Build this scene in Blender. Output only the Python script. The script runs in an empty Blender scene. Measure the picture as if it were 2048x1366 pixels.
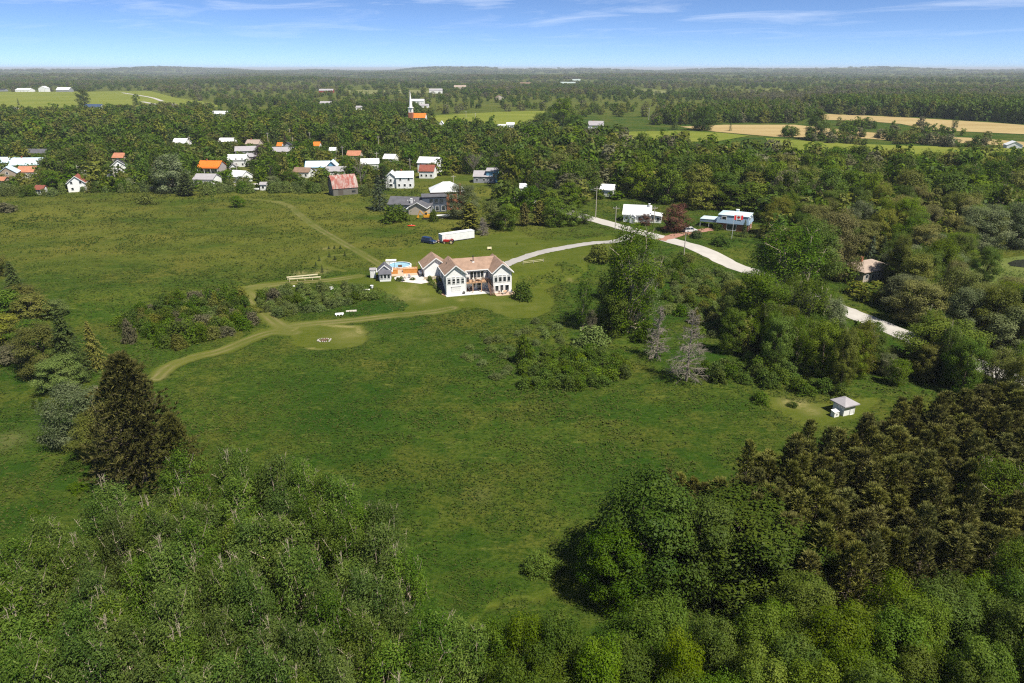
import bpy, math, random
import numpy as np
from mathutils import Vector, Matrix

# ------------------------------------------------------------------ camera, sky, sun
SC = bpy.context.scene
COL = SC.collection
PI = math.pi
FPX = 1365.0                       # focal length in photograph pixels (24 mm on a 36 mm sensor)
CAMZ = 55.0
PITCH = math.atan2(683.0 - 137.0, FPX)

cam_data = bpy.data.cameras.new('camera')
cam_data.sensor_width = 36.0
cam_data.lens = 24.0
cam_data.clip_start = 0.5
cam_data.clip_end = 200000.0
cam = bpy.data.objects.new('camera', cam_data)
cam.location = (0, 0, CAMZ)
cam.rotation_euler = (PI / 2 - PITCH, 0, 0)
COL.objects.link(cam)
SC.camera = cam

SUN_EL = math.radians(58)
SUN_AZ = math.radians(130)         # clockwise from +y (the view direction)
sun_vec = Vector((math.sin(SUN_AZ) * math.cos(SUN_EL), math.cos(SUN_AZ) * math.cos(SUN_EL), math.sin(SUN_EL)))

world = bpy.data.worlds.new('World')
SC.world = world
world.use_nodes = True
wn, wl = world.node_tree.nodes, world.node_tree.links
wn.clear()
w_out = wn.new('ShaderNodeOutputWorld')
w_bg = wn.new('ShaderNodeBackground')
w_bg.inputs['Strength'].default_value = 0.092
w_sky = wn.new('ShaderNodeTexSky')
w_sky.sky_type = 'NISHITA'
w_sky.sun_disc = False
w_sky.sun_elevation = SUN_EL
w_sky.sun_rotation = SUN_AZ
w_sky.altitude = 3400
w_sky.air_density = 0.5
w_sky.dust_density = 0.3
w_sky.ozone_density = 6.0
# high thin cirrus: noise on a flat cloud layer far above
w_tc = wn.new('ShaderNodeTexCoord')
w_sep = wn.new('ShaderNodeSeparateXYZ')
wl.new(w_tc.outputs['Generated'], w_sep.inputs[0])
def wmath(op, a, b=None, c=None):
    n = wn.new('ShaderNodeMath'); n.operation = op
    for i, v in enumerate((a, b, c)):
        if v is None: continue
        if isinstance(v, (int, float)): n.inputs[i].default_value = v
        else: wl.new(v, n.inputs[i])
    return n.outputs[0]
zc = wmath('ADD', wmath('MAXIMUM', w_sep.outputs['Z'], 0.0), 0.035)
cx = wmath('DIVIDE', w_sep.outputs['X'], zc)
cy = wmath('DIVIDE', w_sep.outputs['Y'], zc)
w_cmb = wn.new('ShaderNodeCombineXYZ')
wl.new(wmath('ADD', wmath('MULTIPLY', cx, 0.55), wmath('MULTIPLY', cy, 0.12)), w_cmb.inputs[0])
wl.new(wmath('MULTIPLY', cy, 0.50), w_cmb.inputs[1])
w_noi = wn.new('ShaderNodeTexNoise')
w_noi.inputs['Scale'].default_value = 1.05
w_noi.inputs['Detail'].default_value = 7.0
w_noi.inputs['Roughness'].default_value = 0.62
w_noi.inputs['Distortion'].default_value = 0.7
w_off = wn.new('ShaderNodeVectorMath'); w_off.operation = 'ADD'
w_off.inputs[1].default_value = (3.7, 1.3, 0.0)
wl.new(w_cmb.outputs[0], w_off.inputs[0])
wl.new(w_off.outputs[0], w_noi.inputs['Vector'])
w_rmp = wn.new('ShaderNodeMapRange')
w_rmp.inputs['From Min'].default_value = 0.50
w_rmp.inputs['From Max'].default_value = 0.80
w_rmp.inputs['To Max'].default_value = 0.55
wl.new(w_noi.outputs['Fac'], w_rmp.inputs['Value'])
w_fade = wn.new('ShaderNodeMapRange')
w_fade.inputs['From Min'].default_value = 0.02
w_fade.inputs['From Max'].default_value = 0.09
wl.new(w_sep.outputs['Z'], w_fade.inputs['Value'])
w_fac = wmath('MULTIPLY', w_rmp.outputs[0], w_fade.outputs[0])
w_mix = wn.new('ShaderNodeMix'); w_mix.data_type = 'RGBA'
wl.new(w_fac, w_mix.inputs['Factor'])
wl.new(w_sky.outputs[0], w_mix.inputs['A'])
w_mix.inputs['B'].default_value = (8.2, 8.6, 9.2, 1)
wl.new(w_mix.outputs['Result'], w_bg.inputs['Color'])
wl.new(w_bg.outputs[0], w_out.inputs['Surface'])

sun_data = bpy.data.lights.new('sun', 'SUN')
sun_data.energy = 4.6
sun_data.angle = math.radians(0.55)
sun_data.color = (1.0, 0.945, 0.83)
sun = bpy.data.objects.new('sun', sun_data)
sun.rotation_euler = sun_vec.to_track_quat('Z', 'Y').to_euler()
sun.location = (80, -40, 120)
COL.objects.link(sun)

SC.view_settings.view_transform = 'Standard'
SC.view_settings.look = 'None'
SC.view_settings.exposure = 0.72
SC.view_settings.gamma = 1.0
SC.view_settings.use_curve_mapping = False
cy_ = SC.cycles
cy_.max_bounces = 6
cy_.diffuse_bounces = 2
cy_.glossy_bounces = 2
cy_.transmission_bounces = 4
cy_.transparent_max_bounces = 6
cy_.volume_bounces = 0
cy_.use_denoising = False
cy_.filter_width = 1.2
try:
    cy_.denoiser = 'OPENIMAGEDENOISE'
    cy_.denoising_prefilter = 'ACCURATE'
except Exception:
    pass

# ------------------------------------------------------------------ terrain and surveying
TH = math.radians(16.0)                               # the main house's turn
E1 = np.array([math.cos(TH), math.sin(TH)])
E2 = np.array([-math.sin(TH), math.cos(TH)])
HO = np.array([-17.03, 169.8])                         # house front left corner on the lower lawn
PLAT = 2.6                                            # height of the upper lawn

def smooth(t):
    t = np.clip(t, 0, 1)
    return t * t * (3 - 2 * t)

def terrain(x, y):
    x = np.asarray(x, float); y = np.asarray(y, float)
    dx, dy = x - HO[0], y - HO[1]
    u = dx * E1[0] + dy * E1[1]
    v = dx * E2[0] + dy * E2[1]
    w = 6.0 + 14 * smooth((np.abs(u - 4) - 16) / 60)
    inside = smooth((u + 0.1) / 0.7) * (1 - smooth((u - 16.6) / 0.7))      # the walk-out basement is dug in
    z = PLAT * smooth((v - 0.9 - 5.4 * inside) / w)
    near = smooth((y - 40) / 60) * (1 - smooth((y - 400) / 300))
    rise = 0.25 * np.sin(x * 0.045 + 1.0) * np.sin(y * 0.038) * near * smooth((np.abs(v) - 14) / 25)
    far = smooth((y - 1500) / 2500)
    far2 = smooth((y - 6000) / 4000)
    hills = far * (9 * np.sin(x * 0.0021 + 0.6) * np.sin(y * 0.0017 + 0.4) + 6 * np.sin(x * 0.0052 + y * 0.0021))
    hills = hills + far2 * (32 + 22 * np.sin(x * 0.0013 + 2.0) + 13 * np.sin(x * 0.0031 + y * 0.0004)) * np.exp(-((y - 10500) / 2600.0) ** 2)
    return z + rise + hills

def tz(x, y):
    return float(terrain(x, y))

CP, SP = math.cos(PITCH), math.sin(PITCH)
def ray(px, py):
    a, b = (px - 1024.0) / FPX, (683.0 - py) / FPX
    return np.array([a, CP + b * SP, -SP + b * CP])

def G(px, py):
    """ground point that the photograph shows at a pixel"""
    d = ray(px, py)
    ts = 20.0 * 1.004 ** np.arange(0, 1750)
    z = CAMZ + d[2] * ts - terrain(d[0] * ts, d[1] * ts)
    i = int(np.argmax(z < 0)) if (z < 0).any() else len(ts) - 1
    lo, hi = (ts[i - 1], ts[i]) if i else (1.0, ts[0])
    for _ in range(26):
        m = 0.5 * (lo + hi)
        if CAMZ + d[2] * m - tz(d[0] * m, d[1] * m) < 0: hi = m
        else: lo = m
    x, y = d[0] * hi, d[1] * hi
    return Vector((x, y, tz(x, y)))

def at_z(px, py, z):
    d = ray(px, py)
    t = (z - CAMZ) / d[2]
    return Vector((d[0] * t, d[1] * t, z))

def proj(p):
    x, y, z = p[0], p[1], p[2] - CAMZ
    f = y * CP - z * SP
    return 1024 + FPX * x / f, 683 - FPX * (y * SP + z * CP) / f, f

def height_to(P, ty):
    """height above P at which a thing standing there reaches image row ty"""
    b = (683.0 - ty) / FPX
    sl = (-SP + b * CP) / (CP + b * SP)
    return CAMZ + sl * P[1] - P[2]

def mpp(P):
    return proj(P)[2] / FPX                           # metres per photograph pixel at P

def in_poly(x, y, poly):
    x = np.asarray(x, float); y = np.asarray(y, float)
    c = np.zeros(x.shape, bool)
    n = len(poly)
    for i in range(n):
        x0, y0 = poly[i][0], poly[i][1]; x1, y1 = poly[(i + 1) % n][0], poly[(i + 1) % n][1]
        if y0 == y1: continue
        k = ((y0 > y) != (y1 > y)) & (x < (x1 - x0) * (y - y0) / (y1 - y0) + x0)
        c ^= k
    return c

def dist_line(x, y, pts):
    """distance of points from a polyline"""
    x = np.asarray(x, float); y = np.asarray(y, float)
    best = np.full(x.shape, 1e9)
    for (a, b) in zip(pts[:-1], pts[1:]):
        ax, ay, bx, by = a[0], a[1], b[0], b[1]
        dx, dy = bx - ax, by - ay
        t = np.clip(((x - ax) * dx + (y - ay) * dy) / (dx * dx + dy * dy + 1e-9), 0, 1)
        best = np.minimum(best, np.hypot(x - ax - t * dx, y - ay - t * dy))
    return best

def dist_poly(x, y, poly):
    """signed distance, negative inside"""
    d = dist_line(x, y, list(poly) + [poly[0]])
    return np.where(in_poly(x, y, poly), -d, d)

def curve(pts, n=8):
    """Catmull-Rom through 2D points"""
    P = [np.array(p[:2], float) for p in pts]
    P = [2 * P[0] - P[1]] + P + [2 * P[-1] - P[-2]]
    out = []
    for i in range(1, len(P) - 2):
        for k in range(n):
            t = k / n
            out.append(0.5 * (2 * P[i] + (P[i + 1] - P[i - 1]) * t + (2 * P[i - 1] - 5 * P[i] + 4 * P[i + 1] - P[i + 2]) * t * t
                              + (3 * P[i] - P[i - 1] - 3 * P[i + 1] + P[i + 2]) * t ** 3))
    out.append(P[-2])
    return out

# ------------------------------------------------------------------ naming, tagging, meshes
def tag(o, label=None, cat=None, group=None, kind=None):
    if label: o['label'] = label
    if cat: o['category'] = cat
    if group: o['group'] = group
    if kind: o['kind'] = kind
    return o

def thing(name, label, cat, loc, rz=0.0, group=None):
    o = bpy.data.objects.new(name, None)
    o.empty_display_size = 0.3
    COL.objects.link(o)
    o.location = loc
    o.rotation_euler = (0, 0, rz)
    return tag(o, label, cat, group)

def link(name, me, parent=None, loc=None, rz=0.0):
    o = bpy.data.objects.new(name, me)
    COL.objects.link(o)
    if parent is not None: o.parent = parent
    if loc is not None: o.location = loc
    if rz: o.rotation_euler = (0, 0, rz)
    return o

class MB:
    def __init__(s):
        s.v, s.f, s.m = [], [], []
        s.cur = 0
    def add(s, vs, fs):
        b = len(s.v)
        s.v += [tuple(v) for v in vs]
        s.f += [tuple(b + i for i in f) for f in fs]
        s.m += [s.cur] * len(fs)
        return s
    def box(s, x0, x1, y0, y1, z0, z1):
        return s.add([(x0, y0, z0), (x1, y0, z0), (x1, y1, z0), (x0, y1, z0), (x0, y0, z1), (x1, y0, z1), (x1, y1, z1), (x0, y1, z1)],
                     [(3, 2, 1, 0), (4, 5, 6, 7), (0, 1, 5, 4), (1, 2, 6, 5), (2, 3, 7, 6), (3, 0, 4, 7)])
    def prism(s, pts, z0, z1):
        n = len(pts)
        vs = [(p[0], p[1], z0) for p in pts] + [(p[0], p[1], z1) for p in pts]
        fs = [tuple(range(n - 1, -1, -1)), tuple(range(n, 2 * n))]
        fs += [(i, (i + 1) % n, n + (i + 1) % n, n + i) for i in range(n)]
        return s.add(vs, fs)
    def slab(s, quad, t):
        """a roof plane: quad of points counter clockwise from outside, thickness t downwards"""
        q = [Vector(p) for p in quad]
        n = (q[1] - q[0]).cross(q[2] - q[0]).normalized()
        lo = [p - n * t for p in q]
        k = len(q)
        fs = [tuple(range(k)), tuple(range(2 * k - 1, k - 1, -1))]
        fs += [(i, k + i, k + (i + 1) % k, (i + 1) % k) for i in range(k)]
        return s.add(q + lo, fs)
    def tube(s, p0, p1, r0, r1=None, n=6, cap=True):
        r1 = r0 if r1 is None else r1
        p0, p1 = Vector(p0), Vector(p1)
        d = (p1 - p0)
        if d.length < 1e-6: return s
        d.normalize()
        a = d.orthogonal().normalized(); b = d.cross(a)
        vs = []
        for p, r in ((p0, r0), (p1, r1)):
            for i in range(n):
                t = 2 * PI * i / n
                vs.append(p + (a * math.cos(t) + b * math.sin(t)) * r)
        fs = [(i, (i + 1) % n, n + (i + 1) % n, n + i) for i in range(n)]
        if cap: fs += [tuple(range(n - 1, -1, -1)), tuple(range(n, 2 * n))]
        return s.add(vs, fs)
    def lathe(s, prof, n=16, c=(0, 0, 0), axis='z'):
        vs, fs = [], []
        for (r, z) in prof:
            for i in range(n):
                t = 2 * PI * i / n
                if axis == 'z': vs.append((c[0] + r * math.cos(t), c[1] + r * math.sin(t), c[2] + z))
                elif axis == 'y': vs.append((c[0] + r * math.cos(t), c[1] + z, c[2] - r * math.sin(t)))
                else: vs.append((c[0] + z, c[1] + r * math.cos(t), c[2] + r * math.sin(t)))
        for k in range(len(prof) - 1):
            for i in range(n):
                j = (i + 1) % n
                fs.append((k * n + i, k * n + j, (k + 1) * n + j, (k + 1) * n + i))
        return s.add(vs, fs)
    def mesh(s, name, mats, smooth_=False):
        me = bpy.data.meshes.new(name)
        me.from_pydata(s.v, [], s.f)
        for m in (mats if isinstance(mats, (list, tuple)) else [mats]): me.materials.append(m)
        if max(s.m, default=0) > 0: me.polygons.foreach_set('material_index', s.m)
        if smooth_: me.polygons.foreach_set('use_smooth', [True] * len(s.f))
        me.update()
        return me
    def build(s, name, mats, parent=None, loc=None, rz=0.0, smooth_=False):
        return link(name, s.mesh(name, mats, smooth_), parent, loc, rz)

def mesh_np(name, V, F, mats, tint=None, midx=None, smooth_=False):
    """V (n,3), F (m,4) arrays"""
    me = bpy.data.meshes.new(name)
    V = np.ascontiguousarray(V, np.float32); F = np.ascontiguousarray(F, np.int32)
    k = F.shape[1]
    me.vertices.add(len(V)); me.vertices.foreach_set('co', V.ravel())
    me.loops.add(F.size); me.loops.foreach_set('vertex_index', F.ravel())
    me.polygons.add(len(F))
    me.polygons.foreach_set('loop_start', np.arange(0, F.size, k, dtype=np.int32))
    me.polygons.foreach_set('loop_total', np.full(len(F), k, np.int32))
    if smooth_: me.polygons.foreach_set('use_smooth', np.ones(len(F), bool))
    for m in (mats if isinstance(mats, (list, tuple)) else [mats]): me.materials.append(m)
    if midx is not None: me.polygons.foreach_set('material_index', np.ascontiguousarray(midx, np.int32))
    if tint is not None:
        a = me.attributes.new('tint', 'FLOAT', 'FACE')
        a.data.foreach_set('value', np.ascontiguousarray(tint, np.float32))
    me.update(calc_edges=True)
    return me

# ------------------------------------------------------------------ materials
class NT:
    def __init__(s, name):
        s.mat = bpy.data.materials.new(name); s.mat.use_nodes = True
        s.n, s.l = s.mat.node_tree.nodes, s.mat.node_tree.links
        s.n.clear()
        s.out = s.n.new('ShaderNodeOutputMaterial')
    def new(s, t, **kw):
        n = s.n.new(t)
        for k, v in kw.items(): setattr(n, k, v)
        return n
    def put(s, sock, v):
        if isinstance(v, bpy.types.NodeSocket): s.l.new(v, sock)
        elif isinstance(v, (tuple, list)) and sock.type == 'RGBA' and len(v) == 3: sock.default_value = (*v, 1)
        else: sock.default_value = v
    def math(s, op, a, b=0.5, c=None):
        n = s.new('ShaderNodeMath', operation=op)
        s.put(n.inputs[0], a); s.put(n.inputs[1], b)
        if c is not None: s.put(n.inputs[2], c)
        return n.outputs[0]
    def mix(s, f, a, b, blend='MIX'):
        n = s.new('ShaderNodeMix', data_type='RGBA', blend_type=blend)
        s.put(n.inputs['Factor'], f); s.put(n.inputs['A'], a); s.put(n.inputs['B'], b)
        return n.outputs['Result']
    def noise(s, scale, detail=3.0, rough=0.55, vec=None, dist=0.0):
        n = s.new('ShaderNodeTexNoise')
        n.inputs['Scale'].default_value = scale; n.inputs['Detail'].default_value = detail
        n.inputs['Roughness'].default_value = rough; n.inputs['Distortion'].default_value = dist
        if vec is not None: s.l.new(vec, n.inputs['Vector'])
        return n.outputs['Fac']
    def rng(s, v, a, b, c=0.0, d=1.0):
        n = s.new('ShaderNodeMapRange')
        s.put(n.inputs['Value'], v)
        for k, x in zip(('From Min', 'From Max', 'To Min', 'To Max'), (a, b, c, d)): n.inputs[k].default_value = x
        return n.outputs[0]
    def coord(s, which='Object'):
        return s.new('ShaderNodeTexCoord').outputs[which]
    def mapping(s, vec, scale=(1, 1, 1), rot=(0, 0, 0)):
        n = s.new('ShaderNodeMapping')
        n.inputs['Scale'].default_value = scale; n.inputs['Rotation'].default_value = rot
        s.l.new(vec, n.inputs['Vector'])
        return n.outputs[0]
    def bump(s, h, strength=0.3, dist=0.05):
        n = s.new('ShaderNodeBump')
        n.inputs['Strength'].default_value = strength; n.inputs['Distance'].default_value = dist
        s.l.new(h, n.inputs['Height'])
        return n.outputs[0]
    def principled(s, col, rough=0.8, normal=None, spec=0.3, metal=0.0):
        p = s.new('ShaderNodeBsdfPrincipled')
        s.put(p.inputs['Base Color'], col); s.put(p.inputs['Roughness'], rough)
        p.inputs['Specular IOR Level'].default_value = spec
        p.inputs['Metallic'].default_value = metal
        if normal is not None: s.l.new(normal, p.inputs['Normal'])
        return p.outputs[0]
    def done(s, shader):
        s.l.new(shader, s.out.inputs['Surface'])
        return s.mat

MATS = {}
def plain(name, col, rough=0.75, var=0.12, scale=3.0, spec=0.3, metal=0.0, bump=0.0):
    """a painted or raw surface with slight mottling"""
    if name in MATS: return MATS[name]
    t = NT(name)
    v = t.coord()
    f = t.noise(scale, 4.0, 0.6, v)
    c = t.mix(t.rng(f, 0.3, 0.7), tuple(x * (1 - var) for x in col), tuple(min(1, x * (1 + var)) for x in col))
    nrm = t.bump(t.noise(scale * 8, 2.0, 0.5, v), bump, 0.02) if bump else None
    MATS[name] = t.done(t.principled(c, rough, nrm, spec, metal))
    return MATS[name]

def siding(name, col, pitch=0.2, rough=0.6, vertical=False):
    """lapped boards: fine shadow lines as relief"""
    if name in MATS: return MATS[name]
    t = NT(name)
    v = t.coord()
    w = t.new('ShaderNodeTexWave', wave_type='BANDS', bands_direction='X' if vertical else 'Z', wave_profile='SAW')
    w.inputs['Scale'].default_value = 0.314 / pitch
    t.l.new(v, w.inputs['Vector'])
    f = t.noise(1.3, 4.0, 0.6, v)
    c = t.mix(t.rng(f, 0.35, 0.75), tuple(x * 0.93 for x in col), col)
    MATS[name] = t.done(t.principled(c, rough, t.bump(w.outputs['Fac'], 0.5, 0.02), 0.3))
    return MATS[name]

def shingle(name, col, var=0.25):
    if name in MATS: return MATS[name]
    t = NT(name)
    v = t.coord()
    f1 = t.noise(0.7, 4.0, 0.6, v)
    f2 = t.noise(9.0, 2.0, 0.7, v)
    br = t.new('ShaderNodeTexVoronoi'); br.inputs['Scale'].default_value = 5.0
    t.l.new(t.mapping(v, (1, 1.4, 1.4)), br.inputs['Vector'])
    c = t.mix(t.rng(f1, 0.3, 0.7), tuple(x * (1 - var) for x in col), tuple(x * (1 + var * 0.6) for x in col))
    c = t.mix(t.rng(br.outputs['Color'], 0.0, 1.0, 0.0, 0.35), c, tuple(x * 0.6 for x in col))
    MATS[name] = t.done(t.principled(c, 0.9, t.bump(f2, 0.4, 0.02), 0.2))
    return MATS[name]

def metalroof(name, col, rust=0.0, rough=0.4):
    if name in MATS: return MATS[name]
    t = NT(name)
    v = t.coord()
    f1 = t.noise(0.5, 5.0, 0.65, t.mapping(v, (1, 0.4, 0.4)))
    w = t.new('ShaderNodeTexWave', wave_type='BANDS', bands_direction='X')
    w.inputs['Scale'].default_value = 0.7
    t.l.new(v, w.inputs['Vector'])
    c = t.mix(t.rng(f1, 0.35, 0.7), tuple(x * 0.9 for x in col), col)
    if rust:
        f3 = t.noise(0.45, 6.0, 0.7, t.mapping(v, (1.6, 0.5, 0.5)), 0.6)
        c = t.mix(t.rng(f3, 0.42, 0.62), c, (0.42, 0.36, 0.33))
        c = t.mix(t.rng(t.noise(2.2, 5.0, 0.7, v), 0.5, 0.68, 0, 0.7), c, (0.16, 0.045, 0.02))
    MATS[name] = t.done(t.principled(c, rough, t.bump(w.outputs['Fac'], 0.35, 0.03), 0.4, 0.0))
    return MATS[name]

def glass_mat():
    t = NT('window_glass')
    f = t.noise(0.9, 2.0, 0.5, t.coord())
    c = t.mix(t.rng(f, 0.35, 0.65), (0.012, 0.015, 0.02), (0.05, 0.06, 0.07))
    return t.done(t.principled(c, 0.08, None, 0.6))
GLASS = glass_mat()
WHITE = plain('white_trim', (0.80, 0.80, 0.79), 0.5, 0.03)

# ------------------------------------------------------------------ the ground
def gpoly(pix): return [G(*p) for p in pix]
def gline(pix, n=8): return curve([G(*p) for p in pix], n)

LAWN = gpoly([(742, 556), (752, 530), (800, 500), (850, 486), (905, 484), (985, 470), (1035, 462), (1060, 474), (1095, 484), (1150, 480), (1236, 470),
              (1228, 500), (1175, 512), (1172, 540), (1150, 556), (1110, 572), (1088, 580), (1110, 600), (1104, 622), (1072, 636), (1020, 637),
              (968, 618), (905, 614), (850, 626), (800, 632), (812, 612), (797, 590), (762, 576), (715, 568), (660, 568), (600, 564), (700, 549)])
GARDEN = gpoly([(1042, 556), (1085, 549), (1118, 541), (1106, 526), (1130, 524), (1156, 530), (1163, 545), (1120, 562), (1078, 575), (1050, 568)])
CLEARING = gpoly([(580, 662), (600, 652), (650, 648), (720, 652), (728, 664), (737, 674), (722, 688), (682, 698), (622, 699), (584, 690)])
SHEDYARD = gpoly([(1498, 800), (1530, 790), (1600, 806), (1655, 810), (1700, 806), (1752, 792), (1772, 800), (1712, 838), (1650, 850), (1612, 852), (1580, 832), (1540, 816)])
TRACKS = [(gline([(905, 616), (860, 624), (780, 632), (700, 641), (620, 648), (560, 657)]), 2.2),
          (gline([(575, 660), (548, 642), (522, 617), (503, 594), (488, 579), (530, 571), (590, 565), (660, 560), (720, 552)]), 2.0),
          (gline([(590, 665), (545, 664), (500, 678), (440, 702), (380, 716), (338, 734), (316, 756)]), 2.1),
          (gline([(770, 535), (722, 506), (690, 488), (650, 465), (620, 446), (595, 426), (575, 410), (540, 402), (490, 398)]), 1.7),
          (gline([(690, 542), (655, 535), (640, 522), (660, 512), (700, 508)]), 0.9),
          (gline([(930, 1260), (960, 1228), (1010, 1203), (1060, 1192), (1110, 1186), (1180, 1168)]), 0.35),
          (gline([(1075, 574), (1120, 563), (1160, 548), (1172, 535)]), 0.8)]
ROAD = gline([(1020, 392), (1100, 413), (1180, 437), (1260, 459), (1340, 481), (1430, 513), (1530, 553), (1640, 601), (1740, 642), (1840, 684), (1960, 732), (2080, 778), (2300, 860)], 10)
DRIVE = gline([(1262, 470), (1236, 482), (1180, 487), (1120, 497), (1070, 508), (1030, 522), (1006, 532)], 10)
STREET = gline([(165, 341), (182, 352), (205, 361), (250, 366), (310, 368), (420, 372), (560, 366)], 8)

def axis(lo, hi, step, far_lo, far_hi, g):
    a = list(np.arange(lo, hi + step * 0.5, step))
    s, x = step, a[-1]
    while x < far_hi:
        s *= g; x += s; a.append(x)
    s, x = step, a[0]
    b = []
    while x > far_lo:
        s *= g; x -= s; b.append(x)
    return np.array(b[::-1] + a)

def noise2(x, y, f, seed=0):
    """cheap smooth value noise"""
    X, Y = x * f + seed * 17.3, y * f + seed * 9.1
    xi, yi = np.floor(X), np.floor(Y)
    fx, fy = X - xi, Y - yi
    fx = fx * fx * (3 - 2 * fx); fy = fy * fy * (3 - 2 * fy)
    def h(a, b):
        v = np.sin(a * 127.1 + b * 311.7 + seed * 74.7) * 43758.5453
        return v - np.floor(v)
    return (h(xi, yi) * (1 - fx) + h(xi + 1, yi) * fx) * (1 - fy) + (h(xi, yi + 1) * (1 - fx) + h(xi + 1, yi + 1) * fx) * fy

def refine(a, lo, hi): return np.sort(np.concatenate([a, [(p + q) / 2 for p, q in zip(a[:-1], a[1:]) if p >= lo and q <= hi]]))
gx = refine(axis(-150, 165, 1.0, -42000, 42000, 1.085), -75, 45)
gy = refine(axis(28, 300, 1.0, -900, 60000, 1.055), 105, 240)
GX, GY = np.meshgrid(gx, gy)
GZ = terrain(GX, GY)

def mown_mask(x, y):
    jit = (noise2(x, y, 0.6, 1) - 0.5) * 1.0 + (noise2(x, y, 0.17, 2) - 0.5) * 1.2
    d = np.minimum(dist_poly(x, y, LAWN), dist_poly(x, y, CLEARING))
    d = np.minimum(d, dist_poly(x, y, SHEDYARD))
    d = np.maximum(d, -dist_poly(x, y, GARDEN))
    for pts, w in TRACKS:
        d = np.minimum(d, dist_line(x, y, pts) - w)
    return 1 - smooth((d + jit * 1.1 + 0.2) / 0.6)

sel = (GX > -160) & (GX < 175) & (GY > 25) & (GY < 345)
MOW = np.zeros(GX.shape)
MOW[sel] = mown_mask(GX[sel], GY[sel])
RUT = np.zeros(GX.shape)                                # wheel-worn lines along the tracks
for pts, w in TRACKS[:4]:
    dd = dist_line(GX[sel], GY[sel], pts)
    RUT[sel] = np.maximum(RUT[sel], np.exp(-((dd - 0.85) / 0.32) ** 2))
dcl = dist_poly(GX[sel], GY[sel], CLEARING)
DRY = np.zeros(GX.shape)
DRY[sel] = np.exp(-((dcl + 0.9) / 0.8) ** 2) * (noise2(GX[sel], GY[sel], 0.12, 5) > 0.35)
for (px, py, r, k) in [(818, 592, 4.5, 0.6), (845, 600, 3.5, 0.4), (925, 600, 1.2, .5), (1590, 806, 2.2, .9), (1625, 822, 1.6, .8), (640, 544, 2.5, .8), (600, 546, 2.4, .8), (655, 497, 2.0, .9), (1140, 560, .9, .6), (1180, 516, 2.0, .7),
                       (700, 668, 4.0, .45), (20, 880, 3.5, .35), (960, 990, 2.0, .3)]:
    P = G(px, py)
    DRY[sel] = np.maximum(DRY[sel], k * np.exp(-((GX[sel] - P.x) ** 2 + (GY[sel] - P.y) ** 2) / (r * r)) * (0.5 + noise2(GX[sel], GY[sel], 0.5, 6)))

for pts, w in TRACKS[:5]:
    dd = dist_line(GX[sel], GY[sel], pts)
    DRY[sel] = np.maximum(DRY[sel], 0.17 * (1 - smooth((dd - w * 0.6) / (w * 0.5))) * (0.5 + noise2(GX[sel], GY[sel], 0.25, 15)))

def grass_material():
    t = NT('meadow_grass')
    v = t.coord('Object')
    at = lambda n: t.new('ShaderNodeAttribute', attribute_name=n).outputs['Fac']
    mow, rut, dry = at('mow'), at('rut'), at('dry')
    big = t.noise(0.020, 4.0, 0.62, v)
    wind = t.noise(0.085, 6.0, 0.68, t.mapping(v, (0.30, 1.0, 1.0), (0, 0, 0.25)), 0.6)
    mid = t.noise(0.30, 5.0, 0.72, v)
    fine = t.noise(1.7, 6.0, 0.78, t.mapping(v, (0.7, 1.0, 1.0)))
    tall = t.mix(t.rng(big, 0.40, 0.60), (0.027, 0.067, 0.006), (0.057, 0.092, 0.011))
    tall = t.mix(t.rng(wind, 0.48, 0.68, 0.0, 0.70), tall, (0.105, 0.120, 0.018))
    tall = t.mix(t.rng(t.noise(0.045, 5.0, 0.66, v), 0.47, 0.64, 0.0, 0.80), tall, (0.118, 0.114, 0.020))
    tall = t.mix(t.rng(mid, 0.50, 0.66, 0.0, 0.8), tall, (0.021, 0.055, 0.005))
    tall = t.mix(t.rng(fine, 0.44, 0.60, 0.0, 0.75), tall, (0.013, 0.035, 0.003))
    tall = t.mix(t.rng(t.noise(0.6, 6.0, 0.8, t.mapping(v, (0.35, 1.2, 1.0), (0, 0, 0.2))), 0.56, 0.70, 0.0, 0.75), tall, (0.147, 0.163, 0.032))
    cut = t.mix(t.rng(big, 0.38, 0.62), (0.066, 0.087, 0.011), (0.093, 0.106, 0.014))
    cut = t.mix(t.rng(mid, 0.45, 0.65, 0.0, 0.7), cut, (0.054, 0.080, 0.009))
    cut = t.mix(t.rng(fine, 0.46, 0.64, 0.0, 0.55), cut, (0.040, 0.058, 0.006))
    cut = t.mix(t.rng(wind, 0.52, 0.68, 0.0, 0.6), cut, (0.119, 0.127, 0.032))
    tall = t.mix(t.math('MULTIPLY', at('upper'), t.rng(t.noise(0.05, 5.0, 0.65, t.mapping(v, (0.4, 1.0, 1.0))), 0.36, 0.62, 0.10, 0.62)), tall, (0.150, 0.142, 0.026))
    c = t.mix(mow, tall, cut)
    worn = t.math('MULTIPLY', rut, t.rng(t.noise(0.09, 4.0, 0.6, v), 0.40, 0.62, 0.10, 0.85))
    c = t.mix(worn, c, (0.20, 0.165, 0.080))
    c = t.mix(t.math('MULTIPLY', dry, t.math('MULTIPLY', t.rng(fine, 0.36, 0.58, 0.25, 1.0), t.rng(mid, 0.35, 0.6, 0.5, 1.2))), c, (0.245, 0.212, 0.085))
    hgt = t.math('ADD', t.math('MULTIPLY', fine, 0.6), t.math('MULTIPLY', mid, 0.8))
    hgt = t.math('MULTIPLY', hgt, t.rng(mow, 0.0, 1.0, 1.0, 0.25))
    return t.done(t.principled(c, 0.95, t.bump(hgt, 0.9, 0.6), 0.05))
GRASS = grass_material()

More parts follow.
